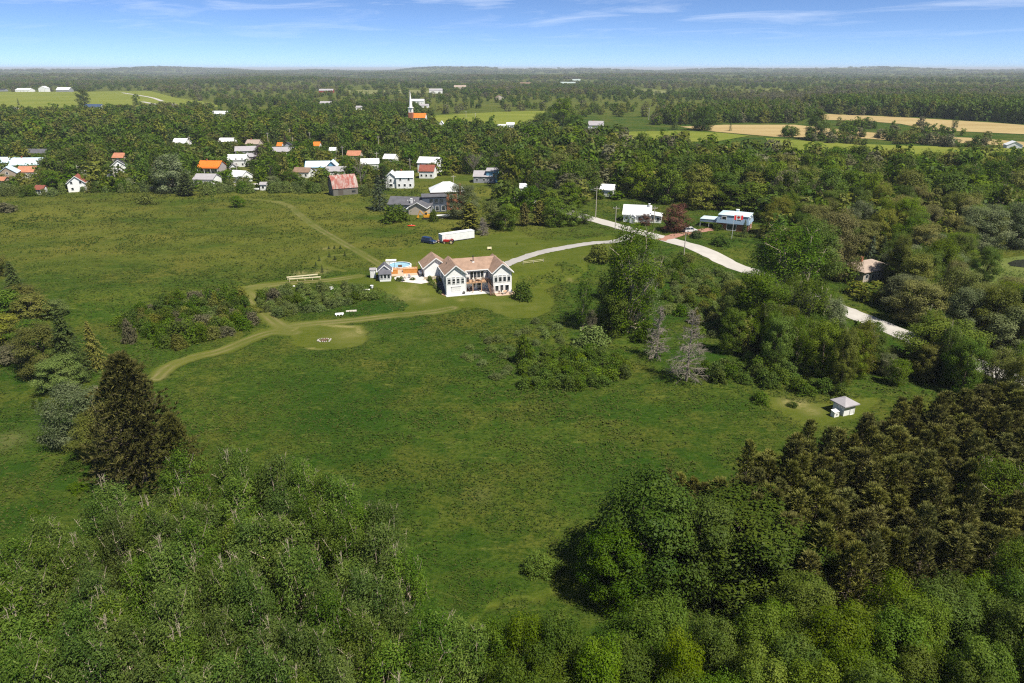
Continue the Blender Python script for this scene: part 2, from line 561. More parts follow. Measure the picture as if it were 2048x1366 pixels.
ny_, nx_ = GX.shape
idx = np.arange(ny_ * nx_).reshape(ny_, nx_)
F = np.stack([idx[:-1, :-1], idx[:-1, 1:], idx[1:, 1:], idx[1:, :-1]], -1).reshape(-1, 4)
V = np.stack([GX, GY, GZ], -1).reshape(-1, 3)
UPPER = smooth((GY - 165) / 50) * (1 - smooth((GY - 420) / 200)) * (1 - smooth((GX + 10) / 60)) + 0.8 * smooth((GY - 750) / 300)      # the drier upper field and the far pastures
ATTR = dict(mow=MOW.ravel(), rut=RUT.ravel(), dry=DRY.ravel(), upper=UPPER.ravel())
fm = (MOW.ravel()[F].mean(1) > 0.5)
def sub_mesh(name, faces):
    used = np.unique(faces)
    remap = np.full(len(V), -1, np.int64); remap[used] = np.arange(len(used))
    me = mesh_np(name, V[used], remap[faces], GRASS, smooth_=True)
    for k, a in ATTR.items():
        at = me.attributes.new(k, 'FLOAT', 'POINT'); at.data.foreach_set('value', np.ascontiguousarray(a[used], np.float32))
    return tag(link(name, me), kind='structure')
sub_mesh('meadow', F[~fm])['label'] = 'long green meadow grass over the gentle slope'
sub_mesh('mown_lawn', F[fm])['label'] = 'mown olive grass of the lawn and the tracks'

def strip(name, pts, w, mat, dz, across=6, ragged=0.25, label=None):
    pts = [np.array(p[:2], float) for p in pts]
    # resample about every 1.5 m
    out = [pts[0]]
    for a, b in zip(pts[:-1], pts[1:]):
        n = max(1, int(np.hypot(*(b - a)) / 1.5))
        out += [a + (b - a) * (k + 1) / n for k in range(n)]
    rnd = random.Random(len(out))
    vs, fs = [], []
    for i, p in enumerate(out):
        d = out[min(i + 1, len(out) - 1)] - out[max(i - 1, 0)]
        d = d / (np.hypot(*d) + 1e-9); nrm = np.array([-d[1], d[0]])
        l, r = w / 2 + rnd.uniform(-ragged, ragged), w / 2 + rnd.uniform(-ragged, ragged)
        for k in range(across + 1):
            s = -r + (l + r) * k / across
            q = p + nrm * s
            vs.append((q[0], q[1], tz(q[0], q[1]) + dz + 0.04 * (1 - (2 * k / across - 1) ** 2)))
    n = across + 1
    for i in range(len(out) - 1):
        for k in range(across):
            fs.append((i * n + k, (i + 1) * n + k, (i + 1) * n + k + 1, i * n + k + 1))
    me = bpy.data.meshes.new(name); me.from_pydata(vs, [], [f[::-1] for f in fs]); me.materials.append(mat)
    me.polygons.foreach_set('use_smooth', [True] * len(fs))
    o = link(name, me)
    return tag(o, label, kind='structure')

def road_material(name, a, b, tracks=0.0):
    t = NT(name)
    v = t.coord('Object')
    f = t.noise(0.25, 5.0, 0.7, v); g = t.noise(4.0, 4.0, 0.7, v)
    c = t.mix(t.rng(f, 0.3, 0.7), a, b)
    c = t.mix(t.rng(g, 0.45, 0.75, 0, 0.4), c, tuple(x * 0.7 for x in a))
    return t.done(t.principled(c, 0.9, t.bump(g, 0.3, 0.03), 0.2))
ROADM = road_material('gravel_road_surface', (0.38, 0.355, 0.325), (0.48, 0.455, 0.42))
DRIVEM = road_material('driveway_gravel', (0.30, 0.285, 0.27), (0.38, 0.36, 0.34))
strip('road', ROAD, 6.2, ROADM, 0.07, label='pale gravel road running past the white and blue houses')
strip('driveway', DRIVE, 3.6, DRIVEM, 0.075, label='grey gravel driveway curving to the white house')
strip('village_street', STREET, 5.5, ROADM, 0.07, label='pale village street by the red-roofed white house')
BRICKD = road_material('brick_driveway_surface', (0.30, 0.15, 0.11), (0.36, 0.20, 0.15))
strip('brick_driveway', gline([(1322, 481), (1355, 470), (1400, 462), (1425, 458)]), 4.0, BRICKD, 0.085, label='reddish brick driveway to the blue house')

# open fields far off
def field_material(name, a, b, row=0.0):
    t = NT(name)
    v = t.coord('Object')
    c = t.mix(t.rng(t.noise(0.02, 5.0, 0.65, t.mapping(v, (0.4, 1.4, 1.0))), 0.35, 0.65), a, b)
    c = t.mix(t.rng(t.noise(0.3, 4.0, 0.7, v), 0.45, 0.75, 0, 0.4), c, tuple(x * 0.75 for x in a))
    return t.done(t.principled(c, 0.95, None, 0.05))
WHEATM = field_material('ripe_grain', (0.30, 0.22, 0.095), (0.40, 0.31, 0.15))
HAYM = field_material('hay_field', (0.125, 0.155, 0.018), (0.185, 0.200, 0.034))
MARSHM = field_material('marsh_grass', (0.070, 0.105, 0.018), (0.125, 0.145, 0.040))
PALEM = field_material('pale_grass', (0.13, 0.145, 0.045), (0.19, 0.19, 0.075))
def field(name, pix, mat, label, dz=0.25):
    P = [G(*p) for p in pix]
    m = MB(); m.add([(p.x, p.y, p.z + dz) for p in P], [tuple(range(len(P)))])
    o = m.build(name, mat)
    me = o.data
    if me.polygons[0].normal.z < 0: me.flip_normals()
    return tag(o, label, kind='structure'), P
FIELDS = []
for nm, pix, mt, lb in [
    ('hay_field', [(-80, 184), (130, 184), (300, 182), (352, 196), (425, 206), (440, 214), (300, 222), (150, 230), (-80, 232)], HAYM, 'green hay field in front of the white farm sheds'),
    ('grain_field', [(1360, 254), (1448, 250), (1589, 250), (1700, 262), (1821, 272), (1937, 276), (2120, 290), (2120, 300), (1945, 287), (1846, 287), (1738, 278), (1548, 274), (1432, 264)], WHEATM, 'lower band of ripe tan grain field'),
    ('grain_field', [(1640, 228), (1738, 232), (1821, 236), (1987, 246), (2120, 256), (2120, 272), (1937, 264), (1862, 260), (1800, 248), (1720, 242), (1645, 240)], WHEATM, 'upper band of ripe tan grain field before the dark wood'),
    ('hay_field', [(1530, 276), (1655, 286), (1780, 291), (2120, 300), (2120, 312), (1904, 320), (1780, 318), (1690, 306), (1545, 298)], HAYM, 'bright green field below the ripe grain'),
    ('hay_field', [(1250, 264), (1355, 262), (1440, 266), (1500, 272), (1430, 284), (1330, 284), (1255, 278)], HAYM, 'small green field left of the ripe grain'),
    ('pasture', [(860, 232), (1000, 224), (1090, 222), (1080, 240), (1010, 258), (940, 256), (880, 246)], HAYM, 'green pasture around the low white sheds beyond the church'),
    ('pasture', [(690, 181), (800, 180), (860, 181), (860, 186), (700, 189)], PALEM, 'pale field strip beside the far red shed'),
    ('pasture', [(870, 178), (960, 177), (980, 181), (880, 184)], PALEM, 'pale grass in front of the far beige house'),
    ('pasture', [(1215, 181), (1300, 179), (1385, 186), (1300, 190)], PALEM, 'pale hay strip in front of the far woods'),
    ('pasture', [(1470, 180), (1560, 178), (1570, 183), (1480, 187)], PALEM, 'narrow pale field amid the far woods'),
    ('pasture', [(1890, 590), (1935, 545), (1990, 520), (2100, 505), (2100, 640), (1990, 620), (1930, 618)], MARSHM, 'bright wet marsh grass beside the round maple'),
]:
    o, P = field(nm, pix, mt, lb, 0.12 if pix[0][1] > 400 else 0.25)
    FIELDS.append(P)
LANES = [[(245, 186), (300, 195), (325, 203)], [(285, 204), (320, 210), (345, 208), (352, 216), (360, 224)], [(325, 212), (342, 211)], [(28, 216), (42, 222), (52, 230)]]
for i, l in enumerate(LANES[:2] + LANES[3:]):
    strip('farm_lane', gline(l, 6), 7.0, ROADM, 0.45, 3, 0.3, ['pale lane crossing the far green hay field', 'pale lane bending at the edge of the far hay field', 'short pale lane at the near side of the hay field'][i])

# ------------------------------------------------------------------ buildings
FOOT, PROT = [], []              # footprints, and what the photograph shows of each building
WHITESIDE = siding('white_siding', (0.86, 0.86, 0.855), 0.15)
PLASTER = plain('white_plaster', (0.76, 0.76, 0.75), 0.8, 0.06, 1.5)
TANROOF = shingle('tan_shingles', (0.335, 0.225, 0.165))
GREYROOF = shingle('grey_shingles', (0.115, 0.115, 0.13))
LILACROOF = shingle('lilac_grey_shingles', (0.36, 0.34, 0.36), 0.12)
DARKROOF = shingle('dark_shingles', (0.055, 0.055, 0.065))
REDROOF = shingle('red_brown_shingles', (0.26, 0.085, 0.06))
SALMON = shingle('salmon_shingles', (0.46, 0.20, 0.12))
BROWNROOF = shingle('brown_shingles', (0.24, 0.16, 0.115))
PINKROOF = shingle('pale_brown_shingles', (0.38, 0.30, 0.25), 0.15)
WHITEMETAL = metalroof('white_metal_roof', (0.78, 0.79, 0.80))
BLUEMETAL = metalroof('pale_blue_metal_roof', (0.58, 0.72, 0.80))
ORANGEROOF = metalroof('orange_metal_roof', (0.72, 0.19, 0.025))
RUSTROOF = metalroof('rusty_red_roof', (0.30, 0.075, 0.055), 1.0, 0.7)
BRICK = plain('red_brick', (0.34, 0.13, 0.07), 0.9, 0.2, 6.0)
BEIGE = siding('beige_siding', (0.50, 0.43, 0.36))
TANWALL = siding('tan_siding', (0.34, 0.28, 0.22))
GREYSIDE = siding('grey_siding', (0.30, 0.31, 0.34))
NAVY = siding('slate_blue_siding', (0.075, 0.095, 0.13), 0.3, vertical=True)
BLUESIDE = siding('light_blue_siding', (0.30, 0.42, 0.56))
SKYSIDE = siding('bright_blue_siding', (0.16, 0.38, 0.58))
LILACWALL = siding('lilac_siding', (0.42, 0.37, 0.38))
BARNWOOD = siding('weathered_barn_boards', (0.17, 0.16, 0.14), 0.25, 0.95, vertical=True)
REDSIDE = siding('red_siding', (0.32, 0.05, 0.04))
GREENROOF = shingle('pale_green_roof', (0.36, 0.42, 0.40), 0.1)
CONCRETE = plain('concrete', (0.58, 0.57, 0.55), 0.85, 0.08, 1.2)
DOORW = plain('white_door', (0.72, 0.72, 0.71), 0.5, 0.03)
DOORD = plain('dark_door', (0.06, 0.045, 0.04), 0.5, 0.1)
BLACKM = plain('black_metal', (0.03, 0.03, 0.032), 0.5, 0.1, 3, 0.5)
WOODP = plain('deck_wood', (0.48, 0.29, 0.17), 0.8, 0.2, 5.0)
CEDARP = plain('orange_cedar', (0.56, 0.25, 0.06), 0.75, 0.2, 4.0)
DARKWOOD = plain('dark_stained_wood', (0.15, 0.085, 0.055), 0.8, 0.2, 4.0)

def shell(parent, x0, x1, y0, y1, h, rise, ax, wall, zb=-0.4, name='wall'):
    m = MB()
    if ax == 'x':
        c = (y0 + y1) / 2; sec = [(y0, zb), (y1, zb), (y1, h), (c, h + rise), (y0, h)]
        vs = [(x0, a, b) for a, b in sec] + [(x1, a, b) for a, b in sec]
    else:
        c = (x0 + x1) / 2; sec = [(x1, zb), (x0, zb), (x0, h), (c, h + rise), (x1, h)]
        vs = [(a, y0, b) for a, b in sec] + [(a, y1, b) for a, b in sec]
    n = 5
    fs = [tuple(range(n - 1, -1, -1)), tuple(range(n, 2 * n))] + [(i, (i + 1) % n, n + (i + 1) % n, n + i) for i in range(n)]
    m.add(vs, fs)
    return m.build(name, wall, parent)

def gable_roof(parent, x0, x1, y0, y1, h, rise, ax, mat, ov=0.35, t=0.16, lift=0.06, trim=None, ext=(None, None), name='roof'):
    """two slabs; ext overrides the ends of the ridge"""
    m = MB()
    if ax == 'x':
        e0 = x0 - ov if ext[0] is None else ext[0]; e1 = x1 + ov if ext[1] is None else ext[1]
        c = (y0 + y1) / 2; sl = rise / (c - y0); zl = h - ov * sl + lift + t; zr = h + rise + lift + t
        m.slab([(e0, y0 - ov, zl), (e1, y0 - ov, zl), (e1, c, zr), (e0, c, zr)], t)
        m.slab([(e0, c, zr), (e1, c, zr), (e1, y1 + ov, zl), (e0, y1 + ov, zl)], t)
    else:
        e0 = y0 - ov if ext[0] is None else ext[0]; e1 = y1 + ov if ext[1] is None else ext[1]
        c = (x0 + x1) / 2; sl = rise / (c - x0); zl = h - ov * sl + lift + t; zr = h + rise + lift + t
        m.slab([(x0 - ov, e1, zl), (x0 - ov, e0, zl), (c, e0, zr), (c, e1, zr)], t)
        m.slab([(c, e1, zr), (c, e0, zr), (x1 + ov, e0, zl), (x1 + ov, e1, zl)], t)
    r = m.build(name, mat, parent)
    if trim:
        f = MB(); d = 0.14
        if ax == 'x':
            for e in (e0 - 0.03, e1 + 0.03):
                for yy in (y0 - ov, y1 + ov):
                    f.tube((e, yy, zl - t * 0.6), (e, c, zr - t * 0.6), d, d, 4)
            f.tube((e0, y0 - ov - 0.03, zl - t * 0.7), (e1, y0 - ov - 0.03, zl - t * 0.7), d, d, 4)
        else:
            for e in (e0 - 0.03,):
                for xx in (x0 - ov, x1 + ov):
                    f.tube((xx, e, zl - t * 0.6), (c, e, zr - t * 0.6), d, d, 4)
            for xx in (x0 - ov - 0.03, x1 + ov + 0.03): f.tube((xx, e0, zl - t * 0.7), (xx, e1, zl - t * 0.7), d, d, 4)
        f.build('fascia', trim, r)
    return r

def hip_roof(parent, x0, x1, y0, y1, h, rise, mat, ov=0.45, name='roof', ridge=0.0):
    m = MB(); X0, X1, Y0, Y1 = x0 - ov, x1 + ov, y0 - ov, y1 + ov
    cx, cy = (X0 + X1) / 2, (Y0 + Y1) / 2
    z = h + 0.05
    vs = [(X0, Y0, z), (X1, Y0, z), (X1, Y1, z), (X0, Y1, z), (cx - ridge, cy, h + rise), (cx + ridge, cy, h + rise),
          (X0, Y0, z - 0.18), (X1, Y0, z - 0.18), (X1, Y1, z - 0.18), (X0, Y1, z - 0.18)]
    fs = [(0, 1, 5, 4), (1, 2, 5), (2, 3, 4, 5), (3, 0, 4), (6, 7, 1, 0), (7, 8, 2, 1), (8, 9, 3, 2), (9, 6, 0, 3), (9, 8, 7, 6)]
    m.add(vs, fs)
    return m.build(name, mat, parent)

def opening(parent, side, u, z, w, h, at, frame=WHITE, pane=GLASS, name='window', bars=0, fw=0.10):
    """a framed window (or door) proud of a wall; side f/b/l/r, at = the wall's plane"""
    def bx(m, u0, u1, z0, z1, o0, o1):
        if side == 'f': m.box(u0, u1, at - o1, at - o0, z0, z1)
        elif side == 'b': m.box(u0, u1, at + o0, at + o1, z0, z1)
        elif side == 'l': m.box(at - o1, at - o0, u0, u1, z0, z1)
        else: m.box(at + o0, at + o1, u0, u1, z0, z1)
    u0, u1, z0, z1 = u - w / 2, u + w / 2, z, z + h
    m = MB()
    bx(m, u0 - fw, u0, z0 - fw, z1 + fw, 0.004, 0.09); bx(m, u1, u1 + fw, z0 - fw, z1 + fw, 0.004, 0.09)
    bx(m, u0, u1, z1, z1 + fw, 0.004, 0.09); bx(m, u0, u1, z0 - fw, z0, 0.004, 0.09)
    for k in range(bars):
        c = z0 + h * (k + 1) / (bars + 1)
        bx(m, u0, u1, c - 0.03, c + 0.03, 0.004, 0.07)
    o = m.build(name, frame, parent)
    p = MB(); bx(p, u0, u1, z0, z1, 0.006, 0.035)
    p.build('pane' if pane is GLASS else 'panel', pane, o)
    return o

def protect(root, pts, shrink=0.06, lower=0.0):
    M = Matrix.Translation(root.location) @ Matrix.Rotation(root.rotation_euler.z, 4, 'Z')
    q = [proj(M @ Vector(p)) for p in pts]
    x0, x1 = min(a[0] for a in q), max(a[0] for a in q); y0, y1 = min(a[1] for a in q), max(a[1] for a in q)
    dx = (x1 - x0) * shrink
    PROT.append((x0 + dx, y0, x1 - dx, y1 - (y1 - y0) * lower, root.location.y + 2))

def footprint(root, x0, x1, y0, y1):
    M = Matrix.Translation(root.location) @ Matrix.Rotation(root.rotation_euler.z, 4, 'Z')
    w, d = x1 - x0, y1 - y0
    n = max(1, round(max(w, d) / min(w, d)))
    for i in range(n):
        if w > d: c = M @ Vector((x0 + w * (i + 0.5) / n, (y0 + y1) / 2, 0))
        else: c = M @ Vector(((x0 + x1) / 2, y0 + d * (i + 0.5) / n, 0))
        FOOT.append((c.x, c.y, min(w, d) * 0.62))

def chimney(parent, x, y, z0, z1, mat=None, w=0.55):
    m = MB(); m.box(x - w / 2, x + w / 2, y - w / 2, y + w / 2, z0, z1); m.box(x - w * 0.6, x + w * 0.6, y - w * 0.6, y + w * 0.6, z1, z1 + 0.12)
    m.build('chimney', mat or BRICK, parent)

# ---------------- the main house
HP = Vector((HO[0], HO[1], 0.0))
MH = thing('house', 'large white walk-out house with tan roof, two gabled wings and a deck', 'house', HP, TH)
EH, RI = 5.65, 2.1
XL, XR0, XR1 = 5.15, 12.2, 17.2
shell(MH, 0, XL, 0, 9.6, EH, RI, 'y', WHITESIDE)
shell(MH, XR0, XR1, -1.5, 8.6, EH, RI, 'y', WHITESIDE)
m = MB(); m.box(XL + 0.005, XR0 - 0.005, 2.7, 11.2, -0.4, EH); m.build('wall', WHITESIDE, MH)
r1 = gable_roof(MH, 0, XL, 0, 9.6, EH, RI, 'y', TANROOF, 0.42, trim=WHITE)
r2 = gable_roof(MH, XR0, XR1, -1.5, 8.6, EH, RI, 'y', TANROOF, 0.42, trim=WHITE)
r3 = gable_roof(MH, XL, XR0, 2.7, 11.2, EH, 2.0, 'x', TANROOF, 0.42, ext=(XL / 2 - 0.4, (XR0 + XR1) / 2 + 0.5), name='roof')
m = MB(); m.box(XL + 0.4, XR0 - 0.4, 2.16, 2.27, EH - 0.22, EH + 0.02); m.build('gutter', WHITE, MH)
# garage block behind, on the upper lawn
g0x, g0y, gw, gd = -4.15, 9.2, 6.4, 6.6
shell(MH, g0x, g0x + gw, g0y, g0y + gd, EH - 0.35, 2.35, 'y', WHITESIDE, 1.6)
gable_roof(MH, g0x, g0x + gw, g0y, g0y + gd, EH - 0.35, 2.35, 'y', TANROOF, 0.42, trim=WHITE)
# flue, vents
m = MB(); m.lathe([(0.13, 6.6), (0.13, 8.55), (0.2, 8.55), (0.2, 8.75), (0.01, 8.8)], 10, (8.4, 5.2, 0)); m.build('flue', BLACKM, r3)
m = MB(); m.box(8.1, 8.7, 4.9, 5.5, 6.4, 7.15); m.build('flue_base', WHITE, r3)
for par, x, y, z in ((r1, 1.3, 5.8, 7.15), (r2, 13.6, 6.2, 7.1), (r3, 8.0, 5.6, 7.25)):
    m = MB(); m.tube((x, y, z - 0.5), (x, y, z + 0.22), 0.08, 0.08, 8); m.build('vent_pipe', BLACKM, par)
# upper windows of the wings, each with a transom light above
for i in range(4):
    u = 0.78 + i * 1.18
    opening(MH, 'f', u, 3.05, 0.72, 1.25, 0, bars=1)
    opening(MH, 'f', u, 4.62, 0.72, 0.16, 0, fw=0.07)
    u2 = XR0 + 0.72 + i * 1.16
    opening(MH, 'f', u2, 3.05, 0.74, 1.25, -1.5)
    opening(MH, 'f', u2, 4.62, 0.74, 0.16, -1.5, fw=0.07)
for i in range(3): opening(MH, 'l', 0.55 + i * 0.75, 3.05, 0.5, 1.25, 0)
for y in (5.0, 6.6): opening(MH, 'l', y, 3.5, 0.7, 1.0, 0)
for y in (10.6, 13.6): opening(MH, 'l', y, 3.6, 0.75, 1.05, g0x)
# garage door under the left wing
gd_ = MB(); gd_.box(1.35, 3.75, -0.05, -0.004, 0.02, 2.15)
go = gd_.build('garage_door', DOORW, MH)
for k in range(4):
    q = MB(); q.box(1.40, 3.70, -0.085, -0.05, 0.06 + k * 0.525, 0.54 + k * 0.525); q.build('panel', DOORW, go)
q = MB(); q.box(1.25, 3.85, -0.14, -0.004, 2.16, 2.30); q.build('lintel', plain('grey_trim', (0.45, 0.45, 0.46), 0.6, 0.05), go)
# patio doors between the wings, upper floor
for i in range(4): opening(MH, 'f', 7.35 + i * 0.95, 2.98, 0.80, 2.05, 2.7, fw=0.07, name='patio_door')
opening(MH, 'f', 11.55, 3.4, 0.35, 1.4, 2.7)
for y in (-0.6, 0.5, 1.5): opening(MH, 'l', y, 3.2, 0.55, 1.5, XR0)
# lower floor under the deck
opening(MH, 'f', 7.9, 0.75, 0.8, 1.1, 2.7); opening(MH, 'f', 9.3, 0.16, 0.9, 2.0, 2.7, name='door', bars=1)
opening(MH, 'f', 13.15, 0.55, 0.85, 1.45, -1.5); opening(MH, 'f', 14.5, 0.14, 0.8, 1.95, -1.5, name='door'); opening(MH, 'f', 15.9, 0.55, 0.95, 1.45, -1.5)
m = MB(); m.tube((XL + 0.12, -0.06, 0.1), (XL + 0.12, -0.06, EH - 0.3), 0.05, 0.05, 6); m.build('downspout', WHITE, MH)
# deck
dk = MB(); dk.box(XL + 0.02, XR0 - 0.02, 0.15, 2.69, 2.66, 2.84); deck = dk.build('deck', WOODP, MH)
db = MB()
for k in range(17):
    y = 0.15 + k * 0.149
    db.box(XL + 0.03, XR0 - 0.03, y + 0.01, y + 0.14, 2.841, 2.862)
db.build('deck_boards', WOODP, deck)['kind'] = 'stuff'
for x in (7.1, 9.45, 11.9):
    q = MB(); q.box(x - 0.09, x + 0.09, 0.2, 0.38, 0.1, 2.66); q.build('post', WOODP, deck)
q = MB(); q.box(XL + 0.03, XR0 - 0.03, 0.14, 0.20, 3.72, 3.80)
for k in range(9): q.box(XL + 0.1 + k * 0.84, XL + 0.18 + k * 0.84, 0.13, 0.21, 2.84, 3.72)
for z in (3.0, 3.18, 3.36, 3.54): q.box(XL + 0.1, XR0 - 0.1, 0.16, 0.18, z, z + 0.015)
q.build('railing', DARKWOOD, deck)
st = MB()
for k in range(12):
    z = 2.66 - k * 0.225; y = 0.1 - k * 0.29
    st.box(11.02, 12.05, y - 0.29, y, z - 0.05, z)
st.tube((11.0, 0.15, 2.75), (11.0, -3.4, 0.05), 0.09, 0.09, 4); st.tube((12.08, 0.15, 2.75), (12.08, -3.4, 0.05), 0.09, 0.09, 4)
for x in (11.0, 12.08):
    st.tube((x, 0.1, 3.75), (x, -3.4, 1.0), 0.05, 0.05, 4)
    for k in range(5): st.tube((x, 0.1 - k * 0.86, 2.75 - k * 0.66), (x, 0.1 - k * 0.86, 3.72 - k * 0.67), 0.035, 0.035, 4)
st.build('stairs', DARKWOOD, deck)
footprint(MH, -4, 17, -1, 11)
protect(MH, [(0, 0, 0.3), (0, 0, EH), (2.5, 0, 7.7), (17.2, -1.5, 1.0), (17.2, -1.5, EH), (8, 7, 7.7), (-4.2, 9.2, 3.0), (-4.2, 15.8, EH)], 0.0)
m = MB(); m.box(-0.3, 12.1, -1.3, 2.69, -0.25, 0.1)
tag(m.build('concrete_pad', CONCRETE, None, HP, TH), 'pale concrete pad below the deck of the white house', kind='structure')
m = MB(); m.box(12.3, 17.6, -4.2, -1.51, -0.25, 0.13)
tag(m.build('brick_patio', plain('patio_brick', (0.50, 0.36, 0.27), 0.85, 0.2, 5.0), None, HP, TH), 'brown patio before the right wing of the white house', kind='structure')

def hloc(u, v, z=None):
    x, y = HO + E1 * u + E2 * v
    return Vector((x, y, tz(x, y) if z is None else z))

# ---------------- generic houses
def house(label, px, by, wpx, d, h, rise, ax, rot, wall, roof, wins=(), door=None, name='house', cat='house', hip=False, chim=False, group=None, w=None, prot=0.35, trim=None, side=0, wh=1.1):
    P = G(px, by)
    rz = math.radians(rot)
    w = w or wpx * mpp(P) / math.cos(rz)
    o = thing(name, label, cat, P, rz, group)
    x0, x1 = -w / 2, w / 2
    if hip:
        m = MB(); m.box(x0, x1, 0, d, -0.4, h); m.build('wall', wall, o)
        r = hip_roof(o, x0, x1, 0, d, h, rise, roof, ridge=max(0, (w - d) / 2))
    else:
        shell(o, x0, x1, 0, d, h, rise, ax, wall)
        r = gable_roof(o, x0, x1, 0, d, h, rise, ax, roof, trim=trim)
    for row, n in enumerate(wins):
        z = 0.95 + row * 2.7
        for k in range(n):
            u = x0 + w * (k + 0.5) / n
            if door is not None and row == 0 and k == door: opening(o, 'f', u, 0.05, 0.9, 2.0, 0, pane=DOORD, name='door')
            else: opening(o, 'f', u, z, min(0.9, w / n * 0.5), wh, 0)
    for k in range(side):
        y = d * (k + 0.5) / side
        for z in ([0.95] if h < 4 else [0.95, 3.65]):
            opening(o, 'l' if rot > 0 else 'r', y, z, 0.85, 1.1, x0 if rot > 0 else x1)
    if chim: chimney(r, x0 + w * 0.3, d * 0.5, h + rise * 0.6, h + rise + 0.9)
    footprint(o, x0, x1, 0, d)
    ztop = h + rise
    protect(o, [(x0, 0, h * 0.5), (x1, 0, h * 0.5), (x0, d / 2, ztop), (x1, d / 2, ztop)], 0.24 if prot > 0.2 else 0.05, 0.55 if prot > 0.3 else prot)
    return o, r, w

# left end of the village
house('long barn-like building with a pale blue metal roof at the village edge', 52, 344, 58, 10, 3.6, 3.2, 'x', 4, TANWALL, BLUEMETAL, (3,), chim=True)
house('tan gabled house with light blue roof beside the red low shed', 19, 364, 29, 9, 4.2, 2.9, 'y', 24, TANWALL, BLUEMETAL, (2, 1))
house('pale blue roofed house behind the tan gabled one', 8, 338, 34, 9, 3.4, 2.4, 'x', 0, WHITESIDE, BLUEMETAL, (2,))
house('white house with faded red roof between dark garden trees', 55, 358, 32, 7, 3.4, 2.4, 'x', 8, WHITESIDE, SALMON, (3,))
house('dark blue-grey roofed house beyond the pale blue metal roof', 72, 317, 46, 9, 3.0, 2.2, 'x', 0, GREYSIDE, GREYROOF, (3,))
house('white two-storey house with red-brown roof at the meadow edge', 156, 384, 29, 9, 4.0, 2.9, 'y', 22, WHITESIDE, REDROOF, (2, 2), door=1, side=2, trim=WHITE)
house('small white shed with brown roof at the meadow edge', 80, 390, 18, 3.5, 2.4, 1.5, 'x', -6, WHITESIDE, REDROOF, (1,), name='shed', cat='shed')
house('low red-roofed shed in front of the tan gabled house', 2, 372, 16, 5, 2.4, 1.4, 'x', 0, TANWALL, SALMON, (1,), name='shed', cat='shed')
house('dark roofed house with white gable by the village street', 240, 346, 24, 9, 3.6, 3.0, 'y', 28, WHITESIDE, DARKROOF, (2, 1), side=2, trim=WHITE)
house('house with peach roof behind the dark roofed one', 237, 326, 22, 8, 3.0, 2.3, 'x', 0, BEIGE, SALMON, (2,))
house('white house with white roof and dormer gable before the river', 359, 297, 27, 8, 3.6, 2.8, 'x', -8, WHITESIDE, WHITEMETAL, (3,))
house('far white bungalow near the river trees', 453, 292, 30, 8, 3.0, 2.2, 'x', 0, WHITESIDE, WHITEMETAL, (3,))
o, r, w = house('house with bright orange metal roof and white porch posts', 418, 346, 43, 9, 3.2, 2.6, 'x', -4, LILACWALL, ORANGEROOF, (3,), chim=True, prot=0.0)
for k in range(4):
    m = MB(); x = -w / 2 + 0.3 + k * (w - 0.6) / 3; m.box(x - 0.08, x + 0.08, -1.3, -1.14, 0, 2.7); m.build('porch_post', WHITE, o)
m = MB(); m.slab([(-w / 2, -1.5, 2.7), (w / 2, -1.5, 2.7), (w / 2, 0.1, 3.1), (-w / 2, 0.1, 3.1)], 0.12); m.build('porch_roof', ORANGEROOF, o)
house('low bungalow with lilac-grey roof in front of the orange roof', 407, 371, 40, 9, 2.8, 2.0, 'x', -5, WHITESIDE, LILACROOF, (4,), door=2)
house('white gabled house beside the lilac-roofed bungalow', 471, 366, 29, 8, 3.0, 2.4, 'x', -22, WHITESIDE, WHITEMETAL, (1,))
house('white house with white metal roof in the village centre', 474, 334, 36, 9, 3.8, 2.6, 'x', 5, WHITESIDE, WHITEMETAL, (3, 3))
house('small white gabled wing below the white metal roof', 468, 344, 14, 4, 2.6, 1.6, 'y', 15, WHITESIDE, LILACROOF, (1,))
house('lilac two-storey house beside the purple-leaved tree', 503, 330, 21, 8, 4.6, 1.6, 'x', 0, LILACWALL, LILACROOF, (2, 2))
house('long lilac-grey roofed house behind the village centre', 495, 316, 42, 9, 4.2, 2.4, 'x', 14, GREYSIDE, LILACROOF, (5,))
house('house with dusty brown roof behind the lilac roofs', 505, 299, 26, 8, 3.6, 2.5, 'x', -6, BEIGE, PINKROOF, (2,), chim=True)
house('long pale lilac roofed building beside the purple-leaved tree', 561, 314, 46, 10, 3.2, 2.3, 'x', -4, WHITESIDE, LILACROOF, (4,))
house('small orange-roofed house behind the long pale building', 559, 300, 9, 6, 2.6, 2.0, 'x', 0, WHITESIDE, ORANGEROOF, (1,))
house('small dark house behind the long pale building', 576, 301, 16, 7, 3.0, 2.0, 'y', 12, GREYSIDE, DARKROOF, (1,))
house('orange-roofed house half hidden by trees behind the dark maple', 633, 300, 12, 7, 2.8, 2.2, 'x', 0, WHITESIDE, ORANGEROOF, (1,))
o, r, w = house('white-roofed house with blue trim and a blue cross gable', 636, 347, 46, 8, 3.3, 2.6, 'x', 6, WHITESIDE, BLUEMETAL, (4,), trim=SKYSIDE)
shell(o, w / 2 - 1.0, w / 2 + 4.0, -1.5, 7, 4.0, 2.4, 'y', SKYSIDE); gable_roof(o, w / 2 - 1.0, w / 2 + 4.0, -1.5, 7, 4.0, 2.4, 'y', BLUEMETAL, trim=WHITE)
for u in (0.6, 2.2): opening(o, 'f', w / 2 - 0.3 + u, 2.2, 0.7, 1.1, -1.5)
house('grey-roofed garage between the blue gable and the barn', 672, 354, 40, 7, 2.8, 2.0, 'x', 6, WHITESIDE, LILACROOF, (3,), name='garage', cat='garage')
house('tan-roofed low house hidden behind garden trees near the blue trim house', 602, 356, 32, 8, 2.8, 1.9, 'x', -6, WHITESIDE, BROWNROOF, (3,))
